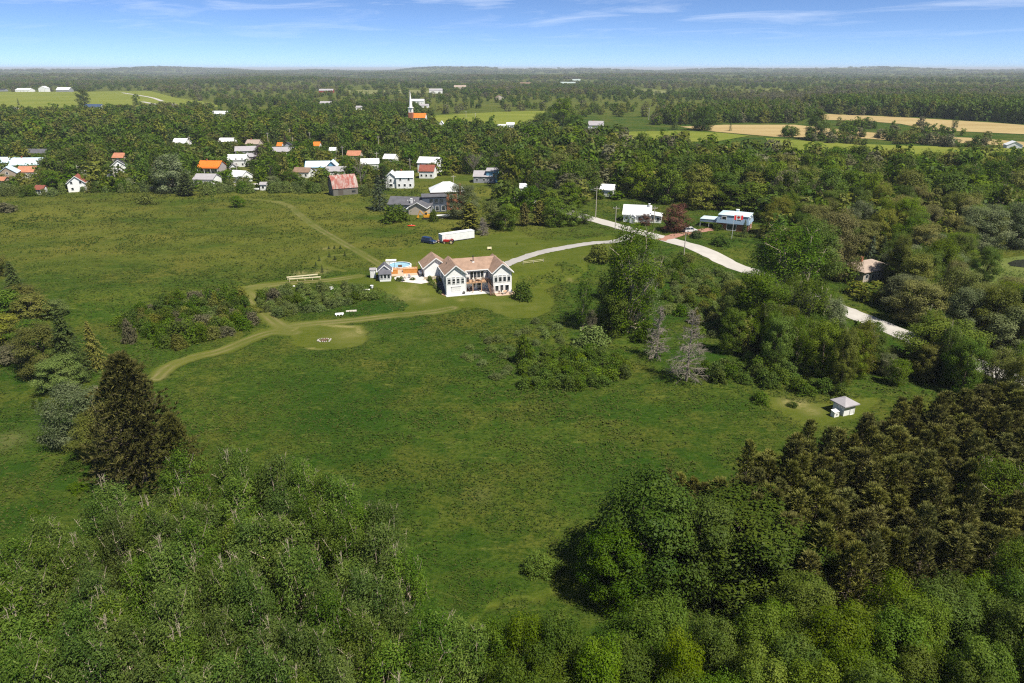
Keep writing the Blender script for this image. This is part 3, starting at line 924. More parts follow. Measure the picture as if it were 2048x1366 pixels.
house('house with salmon roof behind the blue gable', 707, 323, 26, 8, 3.4, 2.4, 'x', -4, BEIGE, SALMON, (2,))
house('white-roofed house left of the big white cross-gabled house', 741, 340, 34, 8, 3.2, 2.4, 'x', 10, WHITESIDE, WHITEMETAL, (3,))
house('small white-roofed house behind the village garden trees', 777, 330, 22, 8, 3.4, 2.2, 'x', -12, WHITESIDE, WHITEMETAL, (2,))
house('little white house by the salmon roof', 665, 310, 12, 6, 2.6, 1.8, 'x', 0, WHITESIDE, WHITEMETAL, (1,))
house('tiny pale blue shed at the meadow edge', 527, 381, 12, 3.0, 2.6, 0.9, 'x', 0, WHITESIDE, LILACROOF, (1,), name='shed', cat='shed')
# barn with gambrel roof
P = G(692, 390); bw, bd = 11.0, 8.2
B = thing('barn', 'weathered grey barn with rusty red gambrel roof at the meadow edge', 'barn', P, math.radians(28))
sec = [(0, -0.4), (bd, -0.4), (bd, 3.4), (bd - 1.7, 6.6), (bd / 2, 8.2), (1.7, 6.6), (0, 3.4)]
m = MB(); n = len(sec)
m.add([(-bw / 2, a, b) for a, b in sec] + [(bw / 2, a, b) for a, b in sec], [tuple(range(n - 1, -1, -1)), tuple(range(n, 2 * n))] + [(i, (i + 1) % n, n + (i + 1) % n, n + i) for i in range(n)])
m.build('wall', BARNWOOD, B)
m = MB(); e = bw / 2 + 0.25
prof = [(-0.35, 3.0), (1.55, 6.75), (bd / 2, 8.42), (bd - 1.55, 6.75), (bd + 0.35, 3.0)]
for (a, za), (b, zb) in zip(prof[:-1], prof[1:]): m.slab([(-e, a, za), (e, a, za), (e, b, zb), (-e, b, zb)], 0.1)
m.build('roof', RUSTROOF, B)
for k in range(30):
    q = MB(); x = -bw / 2 + 0.05 + k * (bw - 0.1) / 30; q.box(x + 0.01, x + (bw - 0.1) / 30 - 0.02, -0.05 - 0.015 * (k % 3), -0.003, -0.2, 3.2); q.build('plank', BARNWOOD, B)
opening(B, 'f', 3.6, 0.9, 1.6, 0.9, -0.06, frame=BARNWOOD)
opening(B, 'f', -2.2, 0.05, 2.2, 2.3, -0.06, frame=BARNWOOD, pane=plain('barn_door_boards', (0.10, 0.085, 0.07), 0.9, 0.25, 4), name='door')
footprint(B, -bw / 2, bw / 2, 0, bd); protect(B, [(-bw / 2, 0, 0.5), (bw / 2, 0, 0.5), (bw / 2, bd / 2, 8), (-bw / 2, bd, 3)], 0.02)
# white cross-gabled house
o, r, w = house('big white cross-gabled house with white roof behind the spruce', 810, 377, 33, 8, 5.0, 2.3, 'x', 4, WHITESIDE, WHITEMETAL, (3, 2), prot=0.1, chim=True)
shell(o, -w / 2 - 5.5, -w / 2 + 0.4, 1.0, 10, 4.6, 2.5, 'y', WHITESIDE); gable_roof(o, -w / 2 - 5.5, -w / 2 + 0.4, 1.0, 10, 4.6, 2.5, 'y', WHITEMETAL, trim=WHITE)
opening(o, 'f', -w / 2 - 2.6, 3.0, 0.8, 1.2, 1.0); opening(o, 'f', -w / 2 - 2.6, 0.8, 1.4, 1.2, 1.0)
house('tall white house with white roof above the red roof', 855, 346, 40, 9, 5.2, 2.6, 'x', -14, WHITESIDE, WHITEMETAL, (3, 3), side=2)
o, r, w = house('white house with red-brown roof below the tall white house', 853, 357, 29, 8, 3.6, 2.6, 'x', -6, WHITESIDE, REDROOF, (3,))
o, r, w = house('bright blue house with grey roofs and a square upper storey', 968, 366, 42, 9, 3.0, 2.2, 'x', -4, GREYSIDE, LILACROOF, (3,))
m = MB(); m.box(w / 2 - 4, w / 2 + 1.5, 0.5, 6.5, -0.3, 5.6); m.build('wall', SKYSIDE, o)
m = MB(); m.slab([(w / 2 - 4.4, 0.1, 5.75), (w / 2 + 1.9, 0.1, 5.75), (w / 2 + 1.9, 6.9, 6.5), (w / 2 - 4.4, 6.9, 6.5)], 0.2); m.build('roof', LILACROOF, o)
opening(o, 'f', w / 2 - 0.3, 3.4, 0.8, 1.4, 0.5)
# brick house with white hip roof, dark addition, grey bungalow
o, r, w = house('red brick house with white hip roof and a slate-blue addition', 897, 420, 64, 10, 7.2, 3.2, 'x', 10, BRICK, WHITEMETAL, (), hip=True, prot=0.0)
for u in (-1.5, 1.2, 4.2):
    for z in (1.0, 4.4): opening(o, 'f', u, z, 1.0, 1.7, 0, bars=1)
m = MB(); m.box(-w / 2 - 3.8, -w / 2 + 5.6, -3.4, -0.01, 0, 5.9); m.build('addition_wall', NAVY, o)
m = MB(); m.slab([(-w / 2 - 4.1, -3.7, 6.0), (-w / 2 + 5.9, -3.7, 6.0), (-w / 2 + 5.9, 0.3, 6.7), (-w / 2 - 4.1, 0.3, 6.7)], 0.2); m.build('addition_roof', GREYROOF, o)
for u in (-0.3, 1.6, 3.6): opening(o, 'f', -w / 2 + u, 3.5, 1.4, 1.6, -3.4, frame=NAVY)
for u in (-0.5, 1.8, 4.2): opening(o, 'f', -w / 2 + u, 0.5, 1.3, 1.8, -3.4)
m = MB(); m.box(4.5, 5.1, -0.6, -0.01, -0.2, 10.2); m.build('chimney', BRICK, o)
o, r, w = house('long low bungalow with dark grey roof and beige gable', 820, 424, 88, 9, 2.7, 2.3, 'x', -9, GREYSIDE, GREYROOF, (6,), prot=0.0)
shell(o, w / 2 - 7.6, w / 2 - 0.6, -5.2, 3.4, 2.7, 1.9, 'y', BEIGE); gable_roof(o, w / 2 - 7.6, w / 2 - 0.6, -5.2, 3.4, 2.7, 1.9, 'y', GREYROOF, trim=WHITE)
m = MB(); m.box(w / 2 - 8.8, w / 2 - 7.7, -4.9, -2.5, -0.3, 2.1); m.build('porch', WHITESIDE, o)
opening(o, 'f', w / 2 - 8.25, 0.1, 0.6, 1.7, -4.9, pane=DOORD, name='door')
for k in range(4):
    q = MB(); q.box(-1.5 + k * 0.9, -1.2 + k * 0.9, 2.0, 2.3, 3.6, 4.25 + 0.1 * (k % 2)); q.build('roof_vent', WHITE, r)
chimney(r, w / 2 - 8.2, 1.0, 3.0, 5.0, PLASTER, 0.7)
# roofs glimpsed among the trees
house('white roof glimpsed among hedge trees behind the driveway lawn', 1047, 388, 14, 5, 2.6, 1.6, 'x', 0, WHITESIDE, WHITEMETAL, (1,))
house('white roof glimpsed above the roadside cottage', 1212, 393, 24, 7, 2.8, 1.9, 'x', -20, WHITESIDE, WHITEMETAL, (2,))
# roadside cottage
o, r, w = house('white roadside cottage with pale grey metal roof', 1272, 445, 50, 7.5, 2.9, 2.7, 'x', -14, WHITESIDE, metalroof('pale_grey_metal_roof', (0.62, 0.63, 0.65)), (4,), door=1, side=1, prot=0.0, trim=WHITE)
m = MB(); m.box(w / 2 + 0.005, w / 2 + 4.2, 0.8, 6.5, -0.3, 2.5); m.build('annexe_wall', WHITESIDE, o)
m = MB(); m.slab([(w / 2 + 0.01, 0.4, 3.2), (w / 2 + 4.5, 0.4, 2.55), (w / 2 + 4.5, 6.9, 2.55), (w / 2 + 0.01, 6.9, 3.2)], 0.15); m.build('annexe_roof', WHITEMETAL, o)
opening(o, 'f', w / 2 + 1.3, 0.8, 0.8, 1.2, 0.8); opening(o, 'f', w / 2 + 3.0, 0.8, 0.8, 1.2, 0.8)
shell(o, -2.2, -0.2, -1.5, -0.01, 2.2, 0.8, 'y', WHITESIDE); gable_roof(o, -2.2, -0.2, -1.5, -0.01, 2.2, 0.8, 'y', WHITEMETAL, 0.2)
opening(o, 'f', -1.2, 0.05, 0.8, 1.9, -1.5, pane=plain('grey_door', (0.25, 0.27, 0.3), .5, .1), name='door')
chimney(r, w / 2 - 0.5, 3.2, 4.0, 6.4, PLASTER, 0.6)
protect(o, [(w / 2, 0.8, 0.5), (w / 2 + 4.2, 0.8, 0.5), (w / 2 + 4.2, 6, 2.6)], 0.0)
# blue mansard house
P = G(1463, 462)
o = thing('house', 'blue mansard-roofed house with white framed windows beside the flag', 'house', P, math.radians(-28))
bw, bd = 10.5, 8.5
m = MB(); m.box(-bw / 2, bw / 2 - 1e-3, 0, bd, -0.4, 2.6); m.build('wall', BRICK, o)
x0, x1 = -bw / 2, bw / 2
ms = MB()
lo = [(x0 - .3, -.3, 2.55), (x1 + .3, -.3, 2.55), (x1 + .3, bd + .3, 2.55), (x0 - .3, bd + .3, 2.55)]; hi = [(x0 + .25, .25, 5.3), (x1 - .25, .25, 5.3), (x1 - .25, bd - .25, 5.3), (x0 + .25, bd - .25, 5.3)]
ms.add(lo + hi, [(0, 1, 5, 4), (1, 2, 6, 5), (2, 3, 7, 6), (3, 0, 4, 7), (3, 2, 1, 0)]); ms.build('mansard', BLUESIDE, o)
r = hip_roof(o, x0 + .3, x1 - .3, .3, bd - .3, 5.3, 0.9, BLUEMETAL, 0.3, ridge=1.2)
chimney(r, 0.5, 4.5, 5.6, 6.7, PLASTER, 0.9)
for u in (-3.0, 2.0): opening(o, 'f', u, 3.2, 1.3, 1.5, -0.02, fw=0.22)
for y in (2.0, 6.2): opening(o, 'r', y, 3.2, 1.3, 1.5, x1 + 0.02, fw=0.22)
opening(o, 'f', -0.2, 0.3, 3.0, 1.9, -0.0, bars=0, fw=0.15); opening(o, 'f', -3.8, 0.4, 0.9, 1.4, 0)
opening(o, 'r', 2.4, 0.2, 1.6, 2.0, x1); opening(o, 'r', 6.2, 0.6, 1.2, 1.4, x1)
m = MB(); m.slab([(x0 - 6.5, 2.0, 2.9), (x0 - 0.35, 2.0, 3.0), (x0 - 0.35, 8.0, 3.0), (x0 - 6.5, 8.0, 2.9)], 0.1); m.build('carport_roof', BLUEMETAL, o)
m = MB(); m.box(x0 - 6.4, x0 - 0.4, 2.05, 2.2, 1.9, 2.78); m.build('carport_fascia', BLUESIDE, o)
for x in (x0 - 6.3, x0 - 3.2):
    q = MB(); q.box(x - .08, x + .08, 2.1, 2.26, 0, 2.0); q.build('post', WHITE, o)
footprint(o, x0 - 6, x1, 0, bd)
protect(o, [(x0, 0, 0.6), (x1, 0, 0.6), (x0 - 6.5, 2, 2.0), (x1, bd, 6), (0, 4, 6)], 0.0)
# brown-roofed house right of the road
o, r, w = house('house with brown-grey hip roof hidden among trees across the road', 1756, 560, 80, 9, 2.9, 1.9, 'x', 24, BEIGE, PINKROOF, (5,), hip=True, prot=0.2, chim=True)
PROT[-1] = (1716, 512, 1775, 560, 10000)
# small shed by the plantation with a white box
o, r, w = house('small white garden shed with lilac-grey hip roof by the pine plantation', 1697, 830, 27, 2.4, 1.95, 0.85, 'x', 22, WHITESIDE, LILACROOF, (), hip=True, name='shed', cat='shed', prot=0.0)
opening(o, 'f', 0.6, 0.05, 0.8, 1.8, 0, pane=DOORW, name='door')
protect(o, [(-1.6, 0, 0.9), (1.6, 0, 1.2), (1.6, 3, 3)], 0.0)
o = thing('storage_chest', 'white storage chest standing left of the small garden shed', 'box', G(1669, 832), math.radians(22))
m = MB(); m.box(-0.55, 0.55, -0.4, 0.4, -0.2, 0.95); m.build('body', WHITE, o)
m = MB(); m.slab([(-0.62, -0.47, 0.97), (0.62, -0.47, 0.97), (0.62, 0.47, 1.12), (-0.62, 0.47, 1.12)], 0.08); m.build('lid', WHITE, o)
m = MB(); m.box(-0.12, 0.12, -0.43, -0.405, 0.35, 0.55); m.build('handle', BLACKM, o)

# ---------------- far buildings
house('far white farm shed at the top of the hay field', 45, 184, 28, 22, 4.0, 4.0, 'x', 0, WHITESIDE, WHITEMETAL, (4,), name='barn', cat='barn')
house('far white farmhouse at the top of the hay field', 86, 184, 16, 14, 8, 5, 'y', 0, WHITESIDE, WHITEMETAL, (2, 2))
house('far dark barn with white roof beyond the hay field', 126, 184, 26, 18, 5, 5, 'x', 0, GREYSIDE, WHITEMETAL, (3,), name='barn', cat='barn')
house('far low dark shed at the left end of the hay field', 3, 183, 14, 12, 4, 2, 'x', 0, GREYSIDE, DARKROOF, (), name='shed', cat='shed')
house('far blue-roofed house below the hay field', 185, 219, 34, 12, 3.2, 3.4, 'x', -6, WHITESIDE, shingle('navy_shingles', (0.05, 0.08, 0.15)), (4,))
house('far white house half hidden by trees below the lanes', 436, 234, 34, 11, 3.2, 3.0, 'x', -10, WHITESIDE, WHITEMETAL, (4,))
house('far red shed with pale roof on the plain', 652, 186, 28, 14, 5, 3.5, 'x', 0, REDSIDE, LILACROOF, (2,), name='barn', cat='barn')
house('far pale house among trees left of the church', 651, 211, 22, 10, 3.2, 2.6, 'x', 0, WHITESIDE, LILACROOF, (3,))
house('far small white shed left of the church', 718, 220, 12, 8, 3, 2, 'x', 0, WHITESIDE, LILACROOF, (1,), name='shed', cat='shed')
house('far large white two-storey house behind the church steeple', 835, 212, 26, 12, 7, 2.5, 'x', 0, WHITESIDE, WHITEMETAL, (3, 3))
house('far white wing right of the house behind the church', 847, 216, 20, 9, 3, 2, 'x', 0, WHITESIDE, LILACROOF, (2,))
house('far grey-roofed house on the open plain', 872, 187, 26, 14, 6, 4, 'x', 8, WHITESIDE, LILACROOF, (3, 2))
house('far beige house on the open plain', 920, 178, 24, 16, 5, 4.5, 'x', 0, BEIGE, PINKROOF, (3,))
house('far pale green-roofed long house near the horizon', 1136, 170, 30, 22, 5, 5, 'x', 0, BEIGE, GREENROOF, (3,))
house('second far pale green roof near the horizon', 1153, 164, 16, 20, 5, 6, 'x', 0, BEIGE, GREENROOF, ())
house('far low brown roof near the horizon', 1052, 169, 24, 20, 3, 4, 'x', 0, BEIGE, BROWNROOF, ())
house('far brownish house hidden in the scrub', 1000, 200, 16, 12, 4, 4, 'y', 10, BEIGE, BROWNROOF, (1,))
house('house with grey roof right of the huge dark oak', 1190, 259, 28, 11, 3.6, 3.4, 'x', -14, WHITESIDE, LILACROOF, (3,), chim=True)
house('low white shed on the far pasture', 1021, 256, 15, 8, 3, 1.6, 'x', 0, WHITESIDE, WHITEMETAL, (2,), name='shed', cat='shed')
house('long low white poultry shed on the far pasture', 1003, 256, 16, 6, 2.2, 0.8, 'x', 0, WHITESIDE, WHITEMETAL, (), name='shed', cat='shed')
house('small white shed below the church', 883, 257, 8, 6, 4, 2.5, 'y', 0, WHITESIDE, WHITEMETAL, (1,), name='shed', cat='shed')
house('white tent-like shed at the edge of the bright green field', 2028, 297, 26, 7, 2.2, 2.4, 'y', -16, WHITESIDE, WHITEMETAL, (1,), name='shed', cat='shed')
house('white farm cottage beyond the grain field hedge', 1368, 240, 16, 8, 2.6, 1.6, 'x', 0, WHITESIDE, WHITEMETAL, (2,))
# church
P = G(828, 244)
o = thing('church', 'red brick church with slender white steeple and orange roof', 'church', P, math.radians(-8))
cw = 8.0
m = MB(); m.box(-cw / 2 - 1.0, -cw / 2 + 3.6, -2.4, 2.2, -0.3, 9.5); m.build('tower', BRICK, o)
m = MB(); c = (-cw / 2 + 1.3, -0.1)
m.box(c[0] - 2.0, c[0] + 2.0, c[1] - 2.0, c[1] + 2.0, 9.5, 14.0); m.box(c[0] - 2.5, c[0] + 2.5, c[1] - 2.5, c[1] + 2.5, 14.0, 14.6)
m.build('belfry', WHITE, o)
m = MB(); m.tube((c[0], c[1], 14.6), (c[0], c[1], 31.5), 1.9, 0.05, 8); m.build('spire', WHITE, o)
shell(o, -cw / 2 + 2, cw / 2 + 8, 0.5, 9.5, 4.2, 4.2, 'x', WHITESIDE); r = gable_roof(o, -cw / 2 + 2, cw / 2 + 8, 0.5, 9.5, 4.2, 4.2, 'x', ORANGEROOF)
for k in range(4): opening(o, 'f', -cw / 2 + 4.3 + k * 2.4, 1.2, 0.9, 2.2, 0.5)
opening(o, 'f', c[0], 0.1, 1.4, 2.4, -2.4, pane=DOORD, name='door'); opening(o, 'f', c[0], 10.4, 1.0, 2.2, c[1] - 2.0)
footprint(o, -5, 12, -2, 9)
protect(o, [(-5, -2, 5), (12, 0, 4.5), (c[0], c[1], 31)], 0.0)

# ------------------------------------------------------------------ cabin, pool, patio west of the house
UP = PLAT
def pxz(px, py, z): return at_z(px, py, z)
RUBBER = plain('rubber', (0.02, 0.02, 0.02), 0.85, 0.1, 5)
CREAM = plain('cream_paint', (0.62, 0.50, 0.30), 0.6, 0.1, 4)
REDP = plain('tractor_red', (0.50, 0.025, 0.02), 0.4, 0.12, 4, 0.5)
STONE = plain('pale_stone', (0.36, 0.33, 0.30), 0.9, 0.25, 4)
YELLOWP = plain('machine_yellow', (0.62, 0.30, 0.02), 0.5, 0.15, 3, 0.4)
ROUGHW = plain('raw_pale_timber', (0.62, 0.55, 0.36), 0.85, 0.12, 3)
BLUEPOOL = plain('pool_liner', (0.30, 0.55, 0.72), 0.4, 0.06, 2)

P = G(771, 563)
C = thing('cabin', 'small white sunroom cabin with grey cross-gable roof by the pool', 'cabin', P, math.radians(9))
GREYSH = shingle('cabin_grey_shingles', (0.13, 0.13, 0.15))
m = MB(); m.box(-1.45, 1.45, 0, 1.7, -0.5, 2.05); m.build('sunroom_wall', WHITESIDE, C)
m = MB(); m.slab([(-1.75, -0.25, 2.0), (1.75, -0.25, 2.0), (1.55, 1.9, 2.85), (-1.55, 1.9, 2.85)], 0.1); m.build('sunroom_roof', GREYSH, C)
for k in range(3): opening(C, 'f', -0.92 + k * 0.92, 0.85, 0.62, 0.95, 0, fw=0.08)
shell(C, -1.9, 1.6, 1.705, 5.2, 2.3, 1.5, 'y', GREYSIDE); gable_roof(C, -1.9, 1.6, 1.9, 5.2, 2.3, 1.5, 'y', GREYSH, 0.3, trim=WHITE)
q = MB(); q.tube((-1.5, 1.62, 2.2), (-1.5, 1.62, 2.9), 0.05, 0.05, 6); q.build('vent_pipe', BLACKM, C)
P = G(746, 556)
C2 = thing('shed', 'narrow white upright shed beside the sunroom cabin', 'shed', P, math.radians(9))
m = MB(); m.box(-0.65, 0.75, 0, 1.5, -0.5, 2.25); m.build('wall', WHITESIDE, C2)
m = MB(); m.slab([(-0.8, -0.12, 2.25), (0.9, -0.12, 2.25), (0.9, 1.65, 2.42), (-0.8, 1.65, 2.42)], 0.1); m.build('roof', LILACROOF, C2)
opening(C2, 'f', 0.05, 0.1, 0.8, 1.85, 0, pane=DOORW, name='door', fw=0.05)
footprint(C, -2, 2, 0, 5)

# round above-ground pool
PC = pxz(799, 531.5, UP + 1.2)
PO = thing('swimming_pool', 'round above-ground pool with white wall and blue water', 'swimming pool', (PC.x, PC.y + 1.0, UP - 0.05))
R_ = 3.1
m = MB(); m.lathe([(R_, 0), (R_, 1.22), (R_ - 0.06, 1.22), (R_ - 0.06, 0.1)], 40); m.build('pool_wall', WHITE, PO, smooth_=True)
m = MB(); m.lathe([(R_ + 0.09, 1.22), (R_ + 0.09, 1.30), (R_ - 0.16, 1.30), (R_ - 0.16, 1.22)], 40); m.build('rim', WHITE, PO)
m = MB(); m.lathe([(R_ - 0.07, 1.15), (R_ - 0.07, 0.1), (0.01, 0.1)], 40); m.build('liner', BLUEPOOL, PO)
def water_mat():
    t = NT('pool_water')
    n = t.bump(t.noise(2.5, 3, 0.5, t.coord()), 0.12, 0.05)
    return t.done(t.principled((0.30, 0.50, 0.60), 0.06, n, 0.5))
m = MB(); m.lathe([(R_ - 0.075, 1.0), (0.01, 1.0)], 40); m.build('water', water_mat(), PO)
for k in range(14):
    a = 2 * PI * k / 14
    q = MB(); q.box(-0.08, 0.08, -0.05, 0.05, 0, 1.28); o = q.build('upright', WHITE, PO, ((R_ + 0.06) * math.cos(a), (R_ + 0.06) * math.sin(a), 0), a + PI / 2)

# cedar pool deck
DK = thing('pool_deck', 'orange cedar pool deck with railed fence panels and broad steps', 'deck', Vector((PC.x + 0.6, PC.y - 2.6, UP)), math.radians(10))
for (x0, x1) in ((-2.9, -0.75), (0.75, 4.6)):
    m = MB(); m.box(x0, x1, -1.6, 1.0, -0.4, 1.05); m.build('platform', WOODP, DK)
    n = int((x1 - x0) / 0.31)
    for k in range(n):
        q = MB(); a = x0 + (x1 - x0) * k / n; q.box(a + 0.012, a + (x1 - x0) / n - 0.012, -1.68, -1.603, 0.05, 1.28); q.build('board', CEDARP, DK)
    q = MB(); q.box(x0 - 0.06, x1 + 0.06, -1.74, -1.58, 1.285, 1.36)
    for xx in (x0, x1): q.box(xx - 0.06, xx + 0.06, -1.58, -1.46, 0, 1.9)
    q.tube((x0, -1.52, 1.85), (x1, -1.52, 1.85), 0.04, 0.04, 4)
    q.build('rail', CEDARP, DK)
m = MB(); m.box(-0.745, 0.745, -0.4, 1.0, -0.4, 1.05); m.build('landing', WOODP, DK)
for k in range(5):
    q = MB(); q.box(-0.74, 0.74, -0.4 - 0.42 * (k + 1), -0.404 - 0.42 * k, -0.3, 0.84 - k * 0.2); q.build('step', plain('pale_deck_wood', (0.60, 0.44, 0.33), .8, .15, 4), DK)
m = MB(); m.box(-4.4, 5.2, -3.6, -1.76, -0.3, 0.16); m.build('lower_deck', plain('pink_deck_wood', (0.56, 0.38, 0.28), .8, .15, 4), DK)
q = MB()
for x in (-2.85, -1.5): q.tube((x, 0.9, 1.05), (x, 0.9, 2.9), 0.05, 0.05, 5)
q.tube((-2.85, .9, 2.9), (-1.5, .9, 2.9), 0.05, 0.05, 5); q.build('arbour', plain('green_grey_paint', (0.10, 0.13, 0.13), .6, .1), DK)
q = MB(); q.box(-0.55, 0.55, 1.0, 1.06, 1.05, 1.9); q.build('gate', DARKWOOD, DK)
# slatted privacy corner at the right rear of the deck
q = MB(); q.tube((4.55, 0.9, 1.0), (4.55, 0.9, 2.6), .06, .06, 4); q.tube((4.55, -1.5, 1), (4.55, -1.5, 2.2), .06, .06, 4); q.tube((4.55, .9, 2.5), (4.55, -1.5, 2.1), .05, .05, 4); q.build('handrail', DARKWOOD, DK)
BX = pxz(779, 527, UP + 1.1)
o = thing('storage_box', 'white covered storage box behind the pool rim', 'box', (BX.x, BX.y + 2.6, UP), 0.1)
m = MB(); m.box(-1.4, 1.4, -0.6, 0.6, -0.3, 1.25); m.build('body', WHITE, o)
m = MB(); m.slab([(-1.5, -0.7, 1.27), (1.5, -0.7, 1.27), (1.5, 0.7, 1.48), (-1.5, 0.7, 1.48)], 0.08); m.build('lid', plain('cream_cover', (0.78, 0.74, 0.60), .7, .05), o)

def draped(name, pix, mat, dz, label):
    P = gpoly(pix); c = sum((Vector(p) for p in P), Vector()) / len(P)
    m = MB(); vs = []; fs = []; rings = 5
    for r in range(rings + 1):
        for p in P:
            q = c.lerp(p, r / rings); vs.append((q.x, q.y, tz(q.x, q.y) + dz))
    n = len(P)
    for r in range(rings):
        for i in range(n): fs.append((r * n + i, r * n + (i + 1) % n, (r + 1) * n + (i + 1) % n, (r + 1) * n + i))
    m.add(vs, fs)
    o = m.build(name, mat)
    o.data.validate(); o.data.update()
    if sum(p.normal.z for p in o.data.polygons) < 0: o.data.flip_normals()
    return tag(o, label, kind='structure')
PAVE = road_material('patio_paving', (0.52, 0.47, 0.44), (0.64, 0.59, 0.55))
draped('patio', [(788, 556), (797, 551), (818, 549), (846, 548), (864, 552), (868, 558), (858, 565), (842, 568), (826, 566), (806, 564), (792, 562)], PAVE, 0.06, 'pale paved patio between the cabin and the white house')
draped('gravel_strip', [(868, 556), (873, 555), (880, 562), (889, 576), (895, 590), (889, 590), (880, 580), (872, 568)], road_material('shadow_dark_gravel', (0.07, 0.07, 0.08), (0.10, 0.10, 0.11)), 0.06, 'gravel strip along the shaded wall of the house, wall shadow in its dark colour')  # the wall's ground shadow is put into the dark gravel colour
draped('rock_bed', [(866, 559), (871, 564), (878, 575), (884, 586), (893, 593), (884, 590), (876, 582), (868, 571)], road_material('brown_mulch', (0.24, 0.15, 0.10), (0.34, 0.23, 0.16)), 0.05, 'brown mulch bed on the bank beside the house')

# stone retaining wall at the back of the patio: every block its own piece
RW = thing('retaining_wall', 'low tan stone retaining wall behind the patio', 'wall', hloc(-4.6, 7.3), TH)
wb = MB(); wb.box(-0.13, 0.13, -0.12, 0.12, -0.13, 0.13); wbm = wb.mesh('block', plain('tan_block', (0.48, 0.40, 0.29), .9, .2, 3))
rw = random.Random(4)
for row in range(3):
    for k in range(14):
        o = link('block', wbm, RW, (k * 0.29 + (0.14 if row % 2 else 0), rw.uniform(-.02, .02), 0.05 + row * 0.27), rw.uniform(-.05, .05)); o.scale = (1.05, 1, 1)

PLANTS = []
RNG = random.Random(7)
def small_plant(px, py, h, r, mat, label, grp=None):
    PLANTS.append((G(px, py), h, r, mat, label, grp))

# ------------------------------------------------------------------ garden furniture
def chair_mesh(name, mat):
    m = MB()
    m.box(-0.26, 0.26, -0.26, 0.26, 0.38, 0.44)
    m.slab([(-0.26, 0.24, 0.42), (0.26, 0.24, 0.42), (0.26, 0.40, 0.98), (-0.26, 0.40, 0.98)], 0.05)
    for x in (-0.23, 0.23):
        for y in (-0.23, 0.23): m.box(x - 0.025, x + 0.025, y - 0.025, y + 0.025, 0, 0.38)
        m.box(x - 0.03, x + 0.03, -0.25, 0.3, 0.62, 0.66); m.box(x - .02, x + .02, -.24, -.2, .44, .62)
    return m.mesh(name, mat)
CHW = chair_mesh('chair_pale', plain('pale_chair', (0.62, 0.56, 0.48), .7, .1)); CHB = chair_mesh('chair_brown', DARKWOOD); CHG = chair_mesh('chair_grey', plain('grey_chair', (0.22, 0.23, 0.26), .6, .1))
def chair(u, v, z, rz, me, label, grp): 
    o = link('patio_chair', me, None, hloc(u, v, z), TH + rz); tag(o, label, 'chair', grp)
for u, v, rz in ((7.6, 1.0, 0.3), (8.5, 1.9, 2.8), (9.4, 0.9, -0.2), (10.3, 1.8, 2.9)):
    chair(u, v, 2.865, rz, CHW, 'pale chair on the upper deck before the patio doors', 'chairs on the upper deck')
for u, v, rz in ((6.0, 1.6, .2), (6.9, 1.9, -.3)): chair(u, v, 0.1, rz, CHB, 'dark chair under the deck', 'chairs under the deck')
for u, v, rz in ((13.6, -2.6, 2.6), (15.6, -2.6, -2.6), (14.4, -3.5, 0.2), (16.4, -3.2, -1.2)): chair(u, v, 0.13, rz, CHW if u < 15 else CHG, 'garden chair around the table on the brown patio', 'chairs on the brown patio')
def table(u, v, z, label, mat):
    t = thing('patio_table', label, 'table', hloc(u, v, z), TH)
    m = MB(); m.lathe([(0.01, 0.72), (0.62, 0.72), (0.62, 0.68), (0.01, 0.68)], 18); m.build('table_top', mat, t)
    m = MB(); m.lathe([(0.3, 0), (0.3, 0.04), (0.05, 0.06), (0.05, 0.68)], 10); m.build('pedestal', BLACKM, t)
table(8.95, 1.35, 2.865, 'round pale table on the upper deck', plain('pale_table', (0.6, 0.55, 0.5), .6, .1)); table(14.9, -2.9, 0.13, 'round table on the brown patio', WOODP)
o = thing('barbecue', 'black lidded barbecue at the left end of the upper deck', 'barbecue', hloc(5.75, 1.3, 2.865), TH)
m = MB(); m.box(-.5, .5, -.3, .3, .75, .95); m.lathe([(0.34, -.5), (0.34, .5), (0.01, .5)], 12, (0, 0, 1.0), 'x'); m.build('lid', BLACKM, o)
m = MB(); m.box(-.5, .5, -.28, .28, .05, .7); m.build('cabinet', BLACKM, o)
o = thing('tyre', 'black tyre leaning on the wall beside the garage door', 'tyre', hloc(4.55, -0.22, 0.1), TH)
m = MB(); m.lathe([(0.17, -.1), (0.33, -.12), (0.36, -.05), (0.36, .05), (0.33, .12), (0.17, .1), (0.17, -.1)], 20, (0, 0, .36), 'y'); m.build('tread', RUBBER, o, smooth_=True)
m = MB(); m.lathe([(0.01, -.03), (0.17, -.06), (0.17, .06), (0.01, .03)], 16, (0, 0, .36), 'y'); m.build('rim', STONE, o)
P = hloc(g0x - 0.75, 11.8)
o = thing('propane_tank', 'white propane tank against the shaded garage wall', 'tank', P, TH)
m = MB(); m.lathe([(0.01, -1.0), (0.25, -.95), (0.42, -.75), (0.42, .75), (0.25, .95), (0.01, 1.0)], 16, (0, 0, .85), 'y'); m.build('vessel', WHITE, o, smooth_=True)
for y in (-.5, .5):
    q = MB(); q.box(-.3, .3, y - .08, y + .08, -.1, .5); q.build('foot', CONCRETE, o)
for px, py, mt, lb in [(806, 563, CHG, 'grey garden chair on the paved patio by the cabin'), (812, 557, CHW, 'pale garden chair on the paved patio'), (820, 556, CHG, 'dark chair at the round fire bowl on the patio')]:
    tag(link('garden_chair', mt, None, G(px, py) + Vector((0, 0, .06)), 0.8), lb, 'chair')

